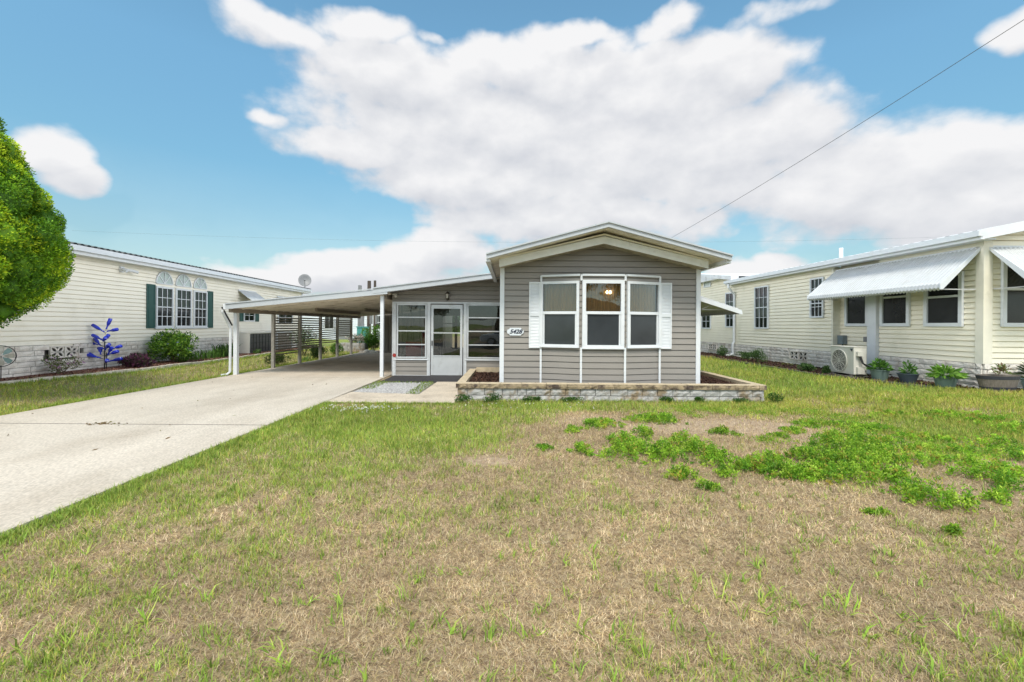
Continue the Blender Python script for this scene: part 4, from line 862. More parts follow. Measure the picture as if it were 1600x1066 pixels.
for a, b, py0, py1, n0, c, r, kw in ((1321.8, 1358, 508.5, 457, -.15, 1, 1, dict(split=.74)), (1376.8, 1423, 508.7, 440, .012, 1, 1, dict(split=.62)), (1445.8, 1506, 508.9, 415, .012, 1, 1, dict(split=.56)),
                           (1180, 1201.6, 513.8, 447.5, .065, 3, 4, dict(split=.5)), (1267, 1288, 496.7, 434, .065, 3, 4, dict(split=.36))):
    ua, ub = RF.hu(b, n0), RF.hu(a, n0); mid = (a+b)/2
    z0 = 1.60 if mid > 1300 else RF.hit(mid, py0, n0)[1]; z1 = 2.86 if mid > 1300 else RF.hit(mid, py1, n0)[1]
    window(RF, rh, ua, ub, z0, z1, c, r, .085 if c == 1 else .055, n0, .055, low=M['screen_pane'] if c == 1 else M['dark_pane'], up=M['dark_pane'], **kw)
FR = Fr((10.25, RY), (1, 0), (0, -1))
window(FR, rh, FR.hu(1562), FR.hu(1562)+1.15, 1.60, 3.06, 1, 1, .085, .012, .055, low=M['screen_pane'], split=.56)
awning_on(RF, rh, .05, u_rec-.05, 3.32, .80, .92, M['awning'])
awning_on(FR, rh, .10, 1.75, 3.32, .80, .92, M['awning'])
# roof and fascia: eave along the side, rake over the front
m = MB(RF); m.box(-.30, u_far+.25, .30, .345, RE-.02, RE+.15); m.box(-.30, u_far+.25, .346, .43, RE+.05, RE+.17); m.box(-.25, u_far+.25, .0, .30, RE-.01, RE+.02)
m.f = FR; m.prism([(-.36, RE-.02), (4.3, RE+.94), (4.3, RE+1.15), (-.36, RE+.19)], .25, .30, axis=1); m.prism([(-.05, RE+.06), (4.3, RE+.94), (4.3, RE+.96), (-.05, RE+.08)], .0, .25, axis=1); m.build('fascia', M['white'], rh)
m = MB(RF); m.add([(-.26, .30, RE+.10), (u_far+.25, .30, RE+.10), (u_far+.25, -4.3, RE+1.04), (-.26, -4.3, RE+1.04), (u_far+.25, -8.6, RE+.1), (-.26, -8.6, RE+.1)], [(0, 1, 2, 3), (3, 2, 4, 5)]); corrugated(m, None, -.26, u_far+.25, [(.36, RE+.175), (-4.3, RE+1.12)], .3, .02); m.build('roof', M['roof'], rh)
m = MB(RF); pv = RF.hu(1272); m.tube([(pv, -.9, RE+.3), (pv, -.9, RE+.78)], .06); m.build('vent_pipe', M['white'], rh)
# rear cross wing
u_end = u_far+11
m = MB(RF); siding(m, [(u_far, RS), (u_end, RS), (u_end, RE+.2), (u_far+5.5, RE+.95), (u_far, RE+.2)], .122, .018, RS, slot=.024, n0=.04); m.box(u_far+.01, u_end, -4, -.1, .7, RE)
m.build('rear_wing_wall', M['siding_right'], rh)
m = MB(RF); block_wall(m, u_far, u_end, RG-.03, RS-.005, .42, .118, 35, .03, .01); m.build('rear_skirting', M['block_white'], rh)
m = MB(RF); m.prism([(u_far-.35, RE+.18), (u_far+5.5, RE+1.0), (u_far+5.5, RE+1.16), (u_far-.35, RE+.36)], .05, .40, axis=1); m.prism([(u_far-.3, RE+.36), (u_far+5.5, RE+1.16), (u_end, RE+.36)], -6, .38, axis=1); m.build('rear_gable_roof', M['roof'], rh)
for a, b, py0, py1, c, kw in ((1134.5, 1148, 512, 457, 2, dict(split=.5)), (1097, 1111.5, 514, 470, 2, dict(split=.5)), (1100.5, 1111, 449, 437, 1, dict(split=0, low=M['pale_pane']))):
    ua, ub = RF.hu(b, .05), RF.hu(a, .05); mid = (a+b)/2
    window(RF, rh, ua, ub, RF.hit(mid, py0, .05)[1], RF.hit(mid, py1, .05)[1], c, 4 if c == 2 else 1, .06, .055, .05, **kw)
bu = (RF.hu(1121, .04), RF.hu(1108, .04)); breeze_block(RF, rh, min(bu), max(bu), .44, .72, .04)
m = MB(RF); ud = u_far-.12; m.tube([(ud, .38, RE+.02), (ud, .38, RE-.15), (ud, .12, RE-.45), (ud, .12, .9), (ud, .18, .78), (ud, .18, .35), (ud, .5, .27)], .055, 8); m.build('downspout', M['white'], rh)
m = MB(RF); ue = RF.hu(1315, -.05); m.box(ue-.11, ue+.11, -.14, .0, 1.05, 1.32); m.tube([(ue, -.08, 1.05), (ue, -.08, .3)], .02); m.build('junction_box', M['slate'], rh)
m = MB(RF); ue = RF.hu(1353.5, -.1); m.box(ue-.06, ue+.06, -.14, -.06, 1.15, 1.30); m.build('dryer_vent', M['dish'], rh)
# dark edging of the right bed
e2 = empty('bed_edging', (9, 11, .2), 'thin dark edging curving along the bed of the cream house', 'edging')
m = MB()
for (xa, ya), (xb, yb) in zip(RC[:-1], RC[1:]):
    m.bar((xa, ya, .215), (xb, yb, .215), .07, .10)
m.build('edging_strip', M['edging_dark'], e2)
# mini split condenser
ac = empty('heat_pump', (9.25, 12.4, .26), 'beige heat pump with round fan grille beside the cream house', 'ac unit')
AF = Fr((9.02, 12.0), (0, 1), (-1, 0)); L_ = .88; zA0, zA1 = .32, 1.03
m = MB(AF); m.box(0, L_, -.34, 0, zA0, zA1); m.box(-.01, L_+.01, -.35, .012, zA1, zA1+.025); m.build('body', M['ac'], ac, bevel=.012)
fc = (.55*L_+.04, (zA0+zA1)/2-.01); m = MB(AF)
m.add([(fc[0]+.28*math.cos(2*math.pi*k/28), .004, fc[1]+.28*math.sin(2*math.pi*k/28)) for k in range(28)], [tuple(range(28))]); fn = m.build('fan_opening', M['ac_dark'], ac)
m = MB(AF)
for r in (.05, .10, .15, .20, .25, .29):
    pts = [(fc[0]+r*math.cos(2*math.pi*k/24), .016, fc[1]+r*math.sin(2*math.pi*k/24)) for k in range(25)]
    for p0, p1 in zip(pts[:-1], pts[1:]): m.bar(p0, p1, .009 if r < .28 else .02)
for k in range(12): a = math.pi*k/6; m.bar((fc[0], .018, fc[1]), (fc[0]+.29*math.cos(a), .018, fc[1]+.29*math.sin(a)), .007)
m.build('fan_grille', M['ac'], ac)
m = MB(AF); m.add([(.03, .014, zA1-.03), (.13, .014, zA1-.03), (.06, .014, zA1-.11)], [(0, 1, 2)]); m.build('emblem', M['ink'], ac)
m = MB(AF); m.box(-.075, -.001, -.20, -.05, zA1-.22, zA1-.10); m.box(-.06, -.001, -.24, -.06, zA0+.02, zA0+.2); m.build('service_cover', M['ac'], ac)
m = MB(AF); m.tube([(-.04, -.12, zA1-.22), (-.1, -.15, zA1-.4), (-.12, -.4, zA0+.18), (-.05, -.8, zA0+.1)], .02); m.tube([(-.04, -.15, zA1-.22), (-.07, -.2, zA1-.42), (-.1, -.45, zA0+.08), (-.1, -.9, zA0+.02)], .016); m.build('hose', M['black'], ac)
m = MB(AF); m.box(-.15, L_+.1, -.45, .1, .2, .27); m.box(.06, .14, -.36, .02, .27, zA0); m.box(L_-.14, L_-.06, -.36, .02, .27, zA0); m.build('pad', M['edging_dark'], ac)
# ------------------------------------------------------------------ foliage
def rnd_dirs(rs, n, up=0.0):
    v = rs.normal(size=(n, 3)); v[:, 2] += up; return v/np.linalg.norm(v, axis=1)[:, None]
def leaves(P, D, L_, W_, rs, fold=.25):
    """diamond leaves: base P, direction D, length, width"""
    n = len(P); r = rnd_dirs(rs, n); s = np.cross(D, r); s /= np.linalg.norm(s, axis=1)[:, None]+1e-9; nn = np.cross(s, D)
    L_ = np.broadcast_to(L_, n)[:, None]; W_ = np.broadcast_to(W_, n)[:, None]
    a = P; b = P+D*L_*.5+s*W_*.5+nn*W_*fold; c = P+D*L_; d = P+D*L_*.5-s*W_*.5+nn*W_*fold
    V = np.stack([a, b, c, d], 1).reshape(-1, 3); k = np.arange(n)*4
    return V, np.stack([k, k+1, k+2, k+3], 1)
def leafcols(rs, n, pal, var=.25):
    pal = np.array(pal); C = pal[rs.randint(0, len(pal), n)]*rs.uniform(1-var, 1+var, n)[:, None]; return np.repeat(C, 4, 0)
def shrub(name, loc, rx, ry, h, n, lf, pal, label, cat='shrub', seed=0, flowers=None, group=None, stems=True, lumps=14, zc=.5):
    rs = np.random.RandomState(seed); o = empty(name, loc, label, cat, group); c = np.array(loc)
    # lumps spread over an ellipsoid
    ld = rnd_dirs(rs, lumps, .35); lc = ld*np.array([rx, ry, h*.5])*rs.uniform(.35, .8, lumps)[:, None]; lc[:, 2] += h*zc; lr = rs.uniform(.28, .48, lumps)
    k = rs.randint(0, lumps, n); d = rnd_dirs(rs, n); rad = rs.uniform(.45, 1.05, n)**.5*lr[k]
    P = lc[k]+d*rad[:, None]*np.array([rx, ry, h*.6]); P[:, 2] = np.abs(P[:, 2])
    D = d*.6+rnd_dirs(rs, n, .8); D /= np.linalg.norm(D, axis=1)[:, None]
    V, Q = leaves(P+c, D, rs.uniform(.7, 1.3, n)*lf, rs.uniform(.35, .55, n)*lf, rs)
    pal = np.array(pal); C = pal[(rs.rand(n)*len(pal)*.999).astype(int)]*rs.uniform(.75, 1.25, n)[:, None]
    raw_mesh('foliage', V, Q, None, np.repeat(C, 4, 0), M['leaf'], o)
    if stems:
        m = MB()
        for q in range(7):
            e = lc[q % lumps]+c; m.tube([(c[0]+rs.uniform(-.05, .05), c[1]+rs.uniform(-.05, .05), c[2]-.02), tuple((e+c)/2+rs.uniform(-.03, .03, 3)), tuple(e)], [.012, .009, .004], 5)
        m.build('stem', M['bark'], o)
    if flowers:
        nf, fs, fp = flowers; q = rs.choice(n, nf, replace=False); d = rnd_dirs(rs, nf*5, .3); Pf = np.repeat(P[q]+rnd_dirs(rs, nf)*.02, 5, 0)
        keep = np.repeat(P[q][:, 2] > h*.25, 5); V, Q = leaves((Pf+c+d*.3*fs+np.array([0, -.02, .02]))[keep], d[keep], fs, fs*.7, rs); raw_mesh('flowers', V, Q, None, leafcols(rs, keep.sum(), fp, .1), M['leaf'], o)
    return o
G1 = [(.08, .20, .02), (.15, .30, .035), (.24, .40, .05), (.05, .12, .02)]
def LB(px, n, z=.24): q = LF.p(LF.hu(px, n), n, z); return (q.x, q.y, q.z)
shrub('flowering_shrub', LB(272, .75), .62, .75, 1.05, 6000, .08, G1, 'large bright green bush with pale blue flowers in the left bed', seed=1, flowers=(34, .035, [(.25, .30, .62), (.35, .4, .7)]), lumps=20)
shrub('purple_plant', LB(219, .85), .42, .55, .34, 2200, .09, [(.11, .035, .075), (.16, .06, .11), (.07, .03, .045), (.05, .07, .03)], 'low purple leaved plant in front of the blue bottle tree', 'plant', seed=2)
shrub('flowering_shrub', LB(98, .45), .36, .45, .50, 700, .05, [(.12, .17, .05), (.20, .24, .09), (.25, .27, .12), (.08, .10, .04)], 'sparse bush with pink flowers before the left breeze block vent', seed=3, flowers=(18, .05, [(.55, .3, .5), (.6, .42, .6)]), lumps=12)
# strap leaved clump
def strap_clump(loc, r, h, n, pal, label, name='strap_plant', seed=0, ly=None, w=.03, cat='plant', group=None):
    rs = np.random.RandomState(seed); o = empty(name, loc, label, cat, group); c = np.array(loc); V = []; Q = []; C = []
    for i in range(n):
        b = c+np.array([rs.uniform(-r, r)*.6, rs.uniform(-1, 1)*(ly or r), 0]); a = rs.uniform(0, 6.28); out = rs.uniform(.1, .5)*h; hh = h*rs.uniform(.6, 1.05); s = np.array([-math.sin(a), math.cos(a), 0])*w/2; d = np.array([math.cos(a), math.sin(a), 0]); k = len(V)
        for t, ww in ((0, .7), (.4, 1), (.75, .8), (1, .1)):
            p = b+d*out*t*t+np.array([0, 0, hh*(t-.28*t*t*t)]); V += [p-s*ww, p+s*ww]
        Q += [(k+2*j, k+2*j+1, k+2*j+3, k+2*j+2) for j in range(3)]; col = np.array(pal[rs.randint(len(pal))])*rs.uniform(.8, 1.2); C += [col]*8
    raw_mesh('foliage', V, Q, None, np.array(C), M['leaf'], o); return o
strap_clump(LB(330, .7), .5, .5, 210, [(.11, .24, .04), (.18, .34, .06), (.07, .15, .03)], 'row of arching strap leaved lilies between bush and carport post', seed=4, ly=1.3)
strap_clump(LB(352, .6), .4, .72, 150, [(.06, .13, .03), (.10, .19, .05), (.05, .10, .03)], 'taller strap leaved clump beside the front carport post', seed=5, ly=.6, w=.045)
strap_clump(LB(402, .95), .15, .3, 40, [(.10, .18, .04)], 'small strap leaved plant before the louvred cabinet', seed=6)
# low plants in the bed among carport posts
for i, (y, rx, ry, h, pal, lab, fl) in enumerate([
        (16.75, .30, .72, .42, [(.05, .10, .025), (.09, .15, .03), (.13, .14, .06)], 'dark green low bush between the second and third carport posts', None),
        (20.3, .34, .55, .62, [(.03, .06, .018), (.05, .09, .022)], 'very dark bush between the fourth and fifth carport posts', None),
        (22.3, .35, .6, .6, [(.08, .19, .03), (.13, .26, .04)], 'bright green bush beside the fifth carport post', (10, .08, [(.12, .01, .02)]))]):
    shrub('low_shrub', (-8.62, y, .03), rx, ry, h, 1800, .06, pal, lab, seed=30+i, flowers=fl)
strap_clump((-8.55, 18.9, .03), .15, .28, 60, [(.09, .20, .04), (.14, .26, .05)], 'bright grass tuft between third and fourth carport posts', 'grass_tuft', seed=7, ly=.4, w=.015)
shrub('flowering_shrub', (-9.6, 21.0, .15), .5, .8, 1.25, 1500, .07, [(.10, .18, .06), (.16, .24, .10)], 'airy bush with white flowers behind the slat screen', seed=40, flowers=(60, .09, [(.8, .8, .78)]), lumps=16)
shrub('yellow_green_shrub', (-7.75, 25.6, .05), .75, .6, 1.5, 3000, .10, [(.13, .30, .03), (.19, .38, .05), (.08, .2, .03)], 'bright yellow green shrub at the back of the carport beside the shed', seed=41)
shrub('flowering_shrub', (-8.7, 25.3, .45), .6, .3, .55, 900, .07, [(.12, .16, .09)], 'pale pink flowers over the block planter behind the carport', seed=42, flowers=(120, .08, [(.75, .66, .60), (.7, .6, .5), (.75, .75, .7)]), lumps=10, stems=False)
bp = empty('block_planter', (-8.9, 25.1, 0), 'grey block planter box at the far corner of the driveway', 'planter')
m = MB(Fr((0, 24.95), (1, 0), (0, -1))); block_wall(m, -9.5, -8.05, 0, .55, .4, .19, 51, .03, .008); m.f = None; m.box(-9.5, -8.05, 24.96, 25.5, 0, .54); m.build('block_walls', M['block_grey'], bp)
rocks = MB(); rs = random.Random(8)
for k in range(4):
    cx0, cy0, r0 = -7.9+.28*k, 24.9+rs.uniform(-.1, .1), rs.uniform(.10, .17); rocks.lathe((cx0, cy0, 0), [(r0, 0), (r0*1.1, r0*.5), (r0*.8, r0*.95), (r0*.2, r0*1.2)], 9, 1.2, .9)
tag(rocks.build('garden_rocks', M['block_white'], smooth=True), 'pale rocks heaped under the yellow green shrub', 'rocks')
# things far behind
fh = empty('white_house', (-14, 40, 0), 'pale white house far behind the carport', 'house')
m = MB(Fr((0, 40), (1, 0), (0, -1))); siding(m, [(-26, 0), (-10.8, 0), (-10.8, 3.3), (-26, 3.3)], .2, .02, 0); m.box(-26, -10.8, -8, -.02, 0, 3.2); m.build('wall', M['white_wall_far'], fh)
m = MB(); m.add([(-26.4, 39.5, 3.2), (-10.5, 39.5, 3.2), (-10.5, 44, 4.2), (-26.4, 44, 4.2), (-10.5, 48.5, 3.2), (-26.4, 48.5, 3.2)], [(0, 1, 2, 3), (3, 2, 4, 5)]); m.build('roof', M['roof'], fh)
for x in (-24, -19.5, -16.5, -12.2): window(Fr((0, 40), (1, 0), (0, -1)), fh, x, x+.9, 1.1, 2.4, 2, 2, .08, .02)
m = MB(); m.box(-15.3, -14.2, 39.85, 39.95, .1, 2.2); m.build('door', M['dish'], fh)
ub = empty('utility_cabinet', (-9.6, 30, 0), 'teal utility cabinet standing beyond the carport', 'cabinet')
m = MB(); m.box(-10.15, -9.55, 29.8, 30.4, 0, 1.35); m.box(-10.2, -9.5, 29.75, 30.45, 1.35, 1.42); m.build('body', M['teal'], ub); m = MB(); m.box(-10.1, -9.6, 29.77, 29.795, .1, 1.28); m.build('door', M['teal'], ub)
m = MB(); m.tube([(-9.87, 30.1, 1.4), (-9.9, 30.1, 1.8), (-9.85, 30.1, 2.6)], .12, 8); m.build('standpipe', M['dish'], ub)
for i, (px, Y, zt_p, r, lab, mt) in enumerate([(562.5, 31, None, .13, 'thick grey vent stack rising beyond the carport roof, leftmost of three', 'dish'), (577, 33, None, .13, 'tall brown utility post beyond the carport roof, middle of three', 'pole_wood'), (586, 36, None, .10, 'thin dark utility post beyond the carport roof, rightmost of three', 'pole_wood')]):
    top = {0: 446, 1: 439, 2: 438.5}[i]; a, b = ray(px, top); z = CAMH+b*Y; x = a*Y
    p = empty('utility_post', (x, Y, 0), lab, 'post', 'posts beyond the carport')
    m = MB(); m.tube([(x, Y, 0), (x, Y, z-.5), (x, Y, z)], [r*1.15, r, r*.95], 10); m.build('shaft', M[mt], p)
    if i: m = MB(); m.box(x+r*.6, x+r*1.8, Y-.12, Y+.12, 1.6, 2.3); m.tube([(x+r*1.1, Y-.1, 2.3), (x+r*1.1, Y-.1, z-.7)], .025, 6); m.build('meter_box', M['dish'], p)
# far greenery line beyond the lots
def treeline():
    rs = np.random.RandomState(77); n = 26000; x = rs.uniform(-70, 70, n); top = 2.2+1.6*vnoise(x, x*0, 5, 3, .12); z = rs.rand(n)*top; y = 85+rs.uniform(-3, 3, n)
    P = np.stack([x, y, z], 1); D = rnd_dirs(rs, n, .5); V, Q = leaves(P, D, .6, .4, rs)
    tag(raw_mesh('far_hedge', V, Q, None, leafcols(rs, n, [(.05, .09, .03), (.07, .12, .035), (.04, .07, .025)]), M['leaf']), 'low dark greenery far behind the homes', 'trees', kind='stuff')
treeline()
# ------------------------------------------------------------------ cypress at the left edge
def cypress():
    c = np.array([-10.35, 8.3, 0.0]); o = empty('cypress_tree', tuple(c), 'dense bright green rounded cypress at the left edge', 'tree'); rs = np.random.RandomState(12)
    prof_z = np.array([1.55, 1.73, 2.1, 2.5, 2.9, 3.5, 4.2, 4.9, 5.5, 6.1, 6.6]); prof_r = np.array([.45, .78, 1.32, 1.56, 1.68, 1.50, 1.20, .82, .48, .16, .04])
    nl = 480; t = rs.rand(nl); z = 1.65+4.15*t**1.1; r = np.interp(z, prof_z, prof_r); a = rs.uniform(0, 6.283, nl)
    lr = rs.uniform(.15, .34, nl)*(.65+.35*np.clip(r/1.2, 0, 1)); rr = np.maximum(r-lr*rs.uniform(.55, 1.3, nl), 0)
    C0 = np.stack([rr*np.cos(a), rr*np.sin(a), z], 1)+c
    per = 900; n = nl*per; k = np.repeat(np.arange(nl), per); d = rnd_dirs(rs, n, .15); rad = lr[k]*rs.uniform(.80, 1.04, n)
    P = C0[k]+d*rad[:, None]*np.array([1, 1, 1.15]); D = d*.9+rnd_dirs(rs, n, .6)*1.0; D /= np.linalg.norm(D, axis=1)[:, None]
    V, Q = leaves(P, D, rs.uniform(.035, .07, n), .024, rs)
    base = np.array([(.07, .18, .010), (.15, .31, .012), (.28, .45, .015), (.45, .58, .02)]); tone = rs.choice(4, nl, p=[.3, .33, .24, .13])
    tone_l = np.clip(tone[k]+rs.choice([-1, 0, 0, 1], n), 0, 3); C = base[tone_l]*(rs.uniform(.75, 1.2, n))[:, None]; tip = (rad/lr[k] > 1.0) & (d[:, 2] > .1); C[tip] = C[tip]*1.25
    C = np.repeat(C, 4, 0)
    # the matted inner sprays of every clump, in the darker tones of the palette
    nu_, nv_ = 10, 7; uu = np.arange(nu_)*2*np.pi/nu_; vv = np.linspace(.15, np.pi-.15, nv_); g_ = np.array([[math.sin(b)*math.cos(a_), math.sin(b)*math.sin(a_), math.cos(b)] for b in vv for a_ in uu])
    VV = (C0[:, None, :]+g_[None]*lr[:, None, None]*np.array([1, 1, 1.15])*rs.uniform(.55, .86, (nl, len(g_), 1))).reshape(-1, 3); q0 = np.array([(i*nu_+j, i*nu_+(j+1) % nu_, (i+1)*nu_+(j+1) % nu_, (i+1)*nu_+j) for i in range(nv_-1) for j in range(nu_)])
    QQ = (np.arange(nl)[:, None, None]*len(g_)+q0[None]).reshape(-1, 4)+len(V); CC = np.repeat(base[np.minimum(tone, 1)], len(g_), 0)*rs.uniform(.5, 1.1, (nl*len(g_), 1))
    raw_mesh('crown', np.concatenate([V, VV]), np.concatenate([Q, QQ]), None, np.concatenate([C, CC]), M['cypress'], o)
    m = MB(); m.tube([(c[0], c[1], 0), (c[0]+.03, c[1], 1.2), (c[0]-.02, c[1], 3), (c[0], c[1], 5.4)], [.19, .15, .10, .03], 10)
    for q in range(46):
        z = rs.uniform(1.3, 5); a = rs.uniform(0, 6.28); r = float(np.interp(z+.35, prof_z, prof_r))*.78; m.tube([(c[0], c[1], z), (c[0]+r*.5*math.cos(a), c[1]+r*.5*math.sin(a), z+.12), (c[0]+r*math.cos(a), c[1]+r*math.sin(a), z+.4)], [.035, .022, .008], 5)
    m.build('trunk', M['bark'], o)
cypress()
# ------------------------------------------------------------------ bottle tree and wind wheel
bt_o = LB(165, .45, .24); bt = empty('bottle_tree', bt_o, 'metal garden tree hung with cobalt blue bottles on the left bed', 'garden ornament')
bx, by, bz = bt_o; BF = Fr((bx, by), (1, 0), (0, -1))
m = MB(BF); m.tube([(-.02, 0, 0), (-.02, 0, 1.02)], .014, 6); m.tube([(.035, 0, 0), (.03, 0, .72)], .012, 6); pe = Vector((0, 0, 0))
def crop1(x, y):  # offsets from the ornament's foot in metres (measured at its own distance)
    s = by/711/3.948; return ((x-645)*s, (902-y)*s)
bots = [((645, 655), (662, 588)), ((640, 672), (572, 628)), ((655, 668), (717, 655)), ((632, 722), (576, 690)), ((640, 725), (680, 690)), ((606, 755), (550, 714)), ((590, 750), (513, 742)), ((640, 728), (678, 705)),
        ((640, 775), (588, 774)), ((612, 812), (597, 770)), ((655, 782), (712, 745)), ((690, 775), (747, 757)), ((668, 812), (752, 788)), ((600, 830), (530, 800)), ((622, 832), (545, 812)), ((655, 855), (728, 836)), ((666, 808), (700, 765)), ((655, 860), (690, 842))]
rs = random.Random(3)
for (x0, y0), (x1, y1) in bots:
    a = crop1(x0, y0); b = crop1(x1, y1); dy0 = rs.uniform(-.12, .16); L0 = Vector((b[0]-a[0], 0, b[1]-a[1])); ln = .27
    pa = Vector((a[0], dy0*.4, a[1]+bz)); dr = Vector((b[0]-a[0], dy0, b[1]-a[1])); ln = max(dr.length, .20); dr.normalize()
    m.tube([(0.0, 0, pa.z-.05), tuple(pa), tuple(pa+dr*ln*.5)], .005, 5)
    q = MB(BF); q.tube([tuple(pa+dr*ln*t) for t in (0, .04, .30, .42, .55, .97, 1.0)], [.020, .019, .020, .034, .047, .047, .038], 10); q.build('bottle', M['bottle'], bt, smooth=True)
m.build('stem', M['black'], bt)
wx = LB(2, .30, .24); ww = empty('wind_wheel', wx, 'round metal flower wheel with pale petals at the far left edge', 'garden ornament')
wf = Fr((wx[0], wx[1]), (.7, .7), (.7, -.7)); zc = .78; m = MB(wf)
pts = [(.235*math.cos(2*math.pi*k/24), 0, zc+.235*math.sin(2*math.pi*k/24)) for k in range(25)]
for p0, p1 in zip(pts[:-1], pts[1:]): m.bar(p0, p1, .016)
m.tube([(0, -.02, .1), (0, -.02, zc)], .01, 6); m.build('rim', M['black'], ww)
for k in range(8):
    a = k*math.pi/4; m = MB(wf); c0, s0 = math.cos(a), math.sin(a)
    pp = [(r*c0-w*s0, .012*(1 if w > 0 else -1), zc+r*s0+w*c0) for r, w in ((.03, 0), (.12, .05), (.2, .055), (.22, 0), (.2, -.05), (.12, -.045))]; m.add(pp+[(p[0], p[1]-.006, p[2]) for p in pp], [tuple(range(6)), tuple(range(11, 5, -1))]+[(i, (i+1) % 6, 6+(i+1) % 6, 6+i) for i in range(6)]); m.build('petal', M['pot_teal'] if k % 2 else M['frost'], ww)
# ------------------------------------------------------------------ pots and shrubs by the cream house
def pot(name, loc, r, h, mat, label, taper=.72, kind='round'):
    o = empty(name, loc, label, 'potted plant'); m = MB()
    m.lathe(loc, [(r*taper, 0), (r*(taper+.3*(1-taper)), h*.3), (r*.97, h*.9), (r*1.03, h*.93), (r*1.03, h), (r*.93, h), (r*.91, h*.86), (.01, h*.86)], 28); m.build('pot', mat, o, smooth=False); return o
def pot_leaves(o, loc, h0, spread, hh, n, lf, wf_, pal, seed, droop=.3):
    rs = np.random.RandomState(seed); a = rs.uniform(0, 6.28, n); q = rs.rand(n)**.6; d = np.stack([np.cos(a)*q, np.sin(a)*q, (1-q)*1.1+.15], 1); d /= np.linalg.norm(d, axis=1)[:, None]
    P = np.array(loc)+np.array([0, 0, h0])+d*np.array([spread, spread, hh])*rs.uniform(.25, .85, n)[:, None]; D = d+np.stack([np.cos(a)*.3, np.sin(a)*.3, -droop*q], 1); D /= np.linalg.norm(D, axis=1)[:, None]
    V, Q = leaves(P, D, rs.uniform(.8, 1.2, n)*lf, wf_, rs, .15); raw_mesh('foliage', V, Q, None, leafcols(rs, n, pal), M['leaf'], o)
l = (9.3, 11.5, .24); o = pot('potted_plant', l, .205, .27, M['pot_sage'], 'sage pot of green leaves nearest the heat pump'); pot_leaves(o, l, .24, .26, .26, 190, .12, .05, [(.09, .22, .03), (.14, .30, .05), (.06, .14, .03)], 61)
l = (9.45, 10.85, .24); o = pot('potted_plant', l, .21, .24, M['pot_navy'], 'dark blue bowl pot with a small leafy plant', .6); pot_leaves(o, l, .2, .16, .36, 120, .09, .045, [(.06, .16, .03), (.10, .22, .04)], 62)
l = (9.63, 10.1, .24); o = pot('potted_plant', l, .215, .26, M['pot_sage'], 'sage pot overflowing with broad yellow green leaves before the white window'); pot_leaves(o, l, .25, .34, .20, 230, .15, .055, [(.16, .33, .04), (.26, .45, .08), (.10, .24, .03)], 63, .8)
l = (10.95, 9.55, .24); o = pot('potted_plant', l, .19, .28, M['pot_teal'], 'pale teal pot with a dark spiky plant at the right edge'); pot_leaves(o, l, .24, .22, .45, 90, .2, .05, [(.03, .05, .025), (.06, .08, .03)], 64)
l = (10.2, 9.55, .24); o = empty('potted_plant', l, 'oval half barrel planter with dark bands at the corner of the cream house', 'potted plant')
m = MB(); m.lathe(l, [(.31, 0), (.35, .10), (.42, .345), (.40, .345), (.37, .30), (.01, .30)], 32, 1, .52); m.build('barrel', M['barrel'], o)
m = MB()
for za, zb, ra, rb in ((.265, .335, .40, .421), (.06, .105, .338, .356)): m.lathe(l, [(ra+.004, za), (rb+.006, zb), (rb-.01, zb+.001), (ra-.01, za+.001)], 32, 1, .52)
m.build('bands', M['barrel_band'], o)
m = MB(); m.tube([(l[0], l[1], l[2]+.3), (l[0]+.03, l[1], .62), (l[0]+.1, l[1], .78)], .008, 5); m.tube([(l[0], l[1], .55), (l[0]-.14, l[1], .72)], .006, 5); m.build('stem', M['bark'], o)
pot_leaves(o, (l[0]+.1, l[1], l[2]), .36, .18, .26, 90, .07, .045, [(.14, .20, .06), (.22, .27, .10), (.2, .12, .06)], 65, .0)
for i, (px, Y, rx, h) in enumerate([(1130.5, 20.3, .30, .42), (1165, 18.3, .34, .32), (1186, 17.0, .40, .48), (1260, 13.7, .22, .22), (1291, 12.95, .10, .2)]):
    x = ray(px, 560)[0]*Y
    shrub('low_shrub', (x, Y, .24), rx, rx*1.1, h, 1500, .045, [(.07, .15, .04), (.11, .20, .06), (.05, .10, .03)], ['small round green shrub left of the downspout', 'loose green shrub just right of the downspout', 'wider green shrub before the cream wall', 'tiny green plant near the heat pump vent block', 'little weed at the heat pump base'][i], seed=70+i)
# weeds against the planter wall
for i, (px, py, rx, h) in enumerate([(722, 630, .20, .17), (770, 631, .25, .20), (833, 629, .22, .12), (890, 629, .30, .10), (1042, 629, .17, .12), (1090, 629, .14, .13), (1150, 628, .22, .10), (1196, 626, .20, .24)]):
    x, y = gp(px, py); shrub('wall_weed', (x, min(y, 9.27), .0), rx, .10, h, 700, .03, [(.05, .13, .02), (.08, .19, .03), (.04, .10, .02)], ['weed tuft at the left foot of the planter wall', 'white flowered weed tuft second along the planter wall', 'low weed third along the planter wall', 'flat wide weed before the planter wall under the bay', 'small weed below the right bay window', 'small weed under the right shutter', 'flat weed near the right end of the planter wall', 'tall weed at the right corner of the planter wall'][i], 'weed', seed=90+i, stems=False, flowers=(6, .02, [(.8, .8, .75)]) if i < 2 else None, group='weeds along the planter wall', lumps=9)
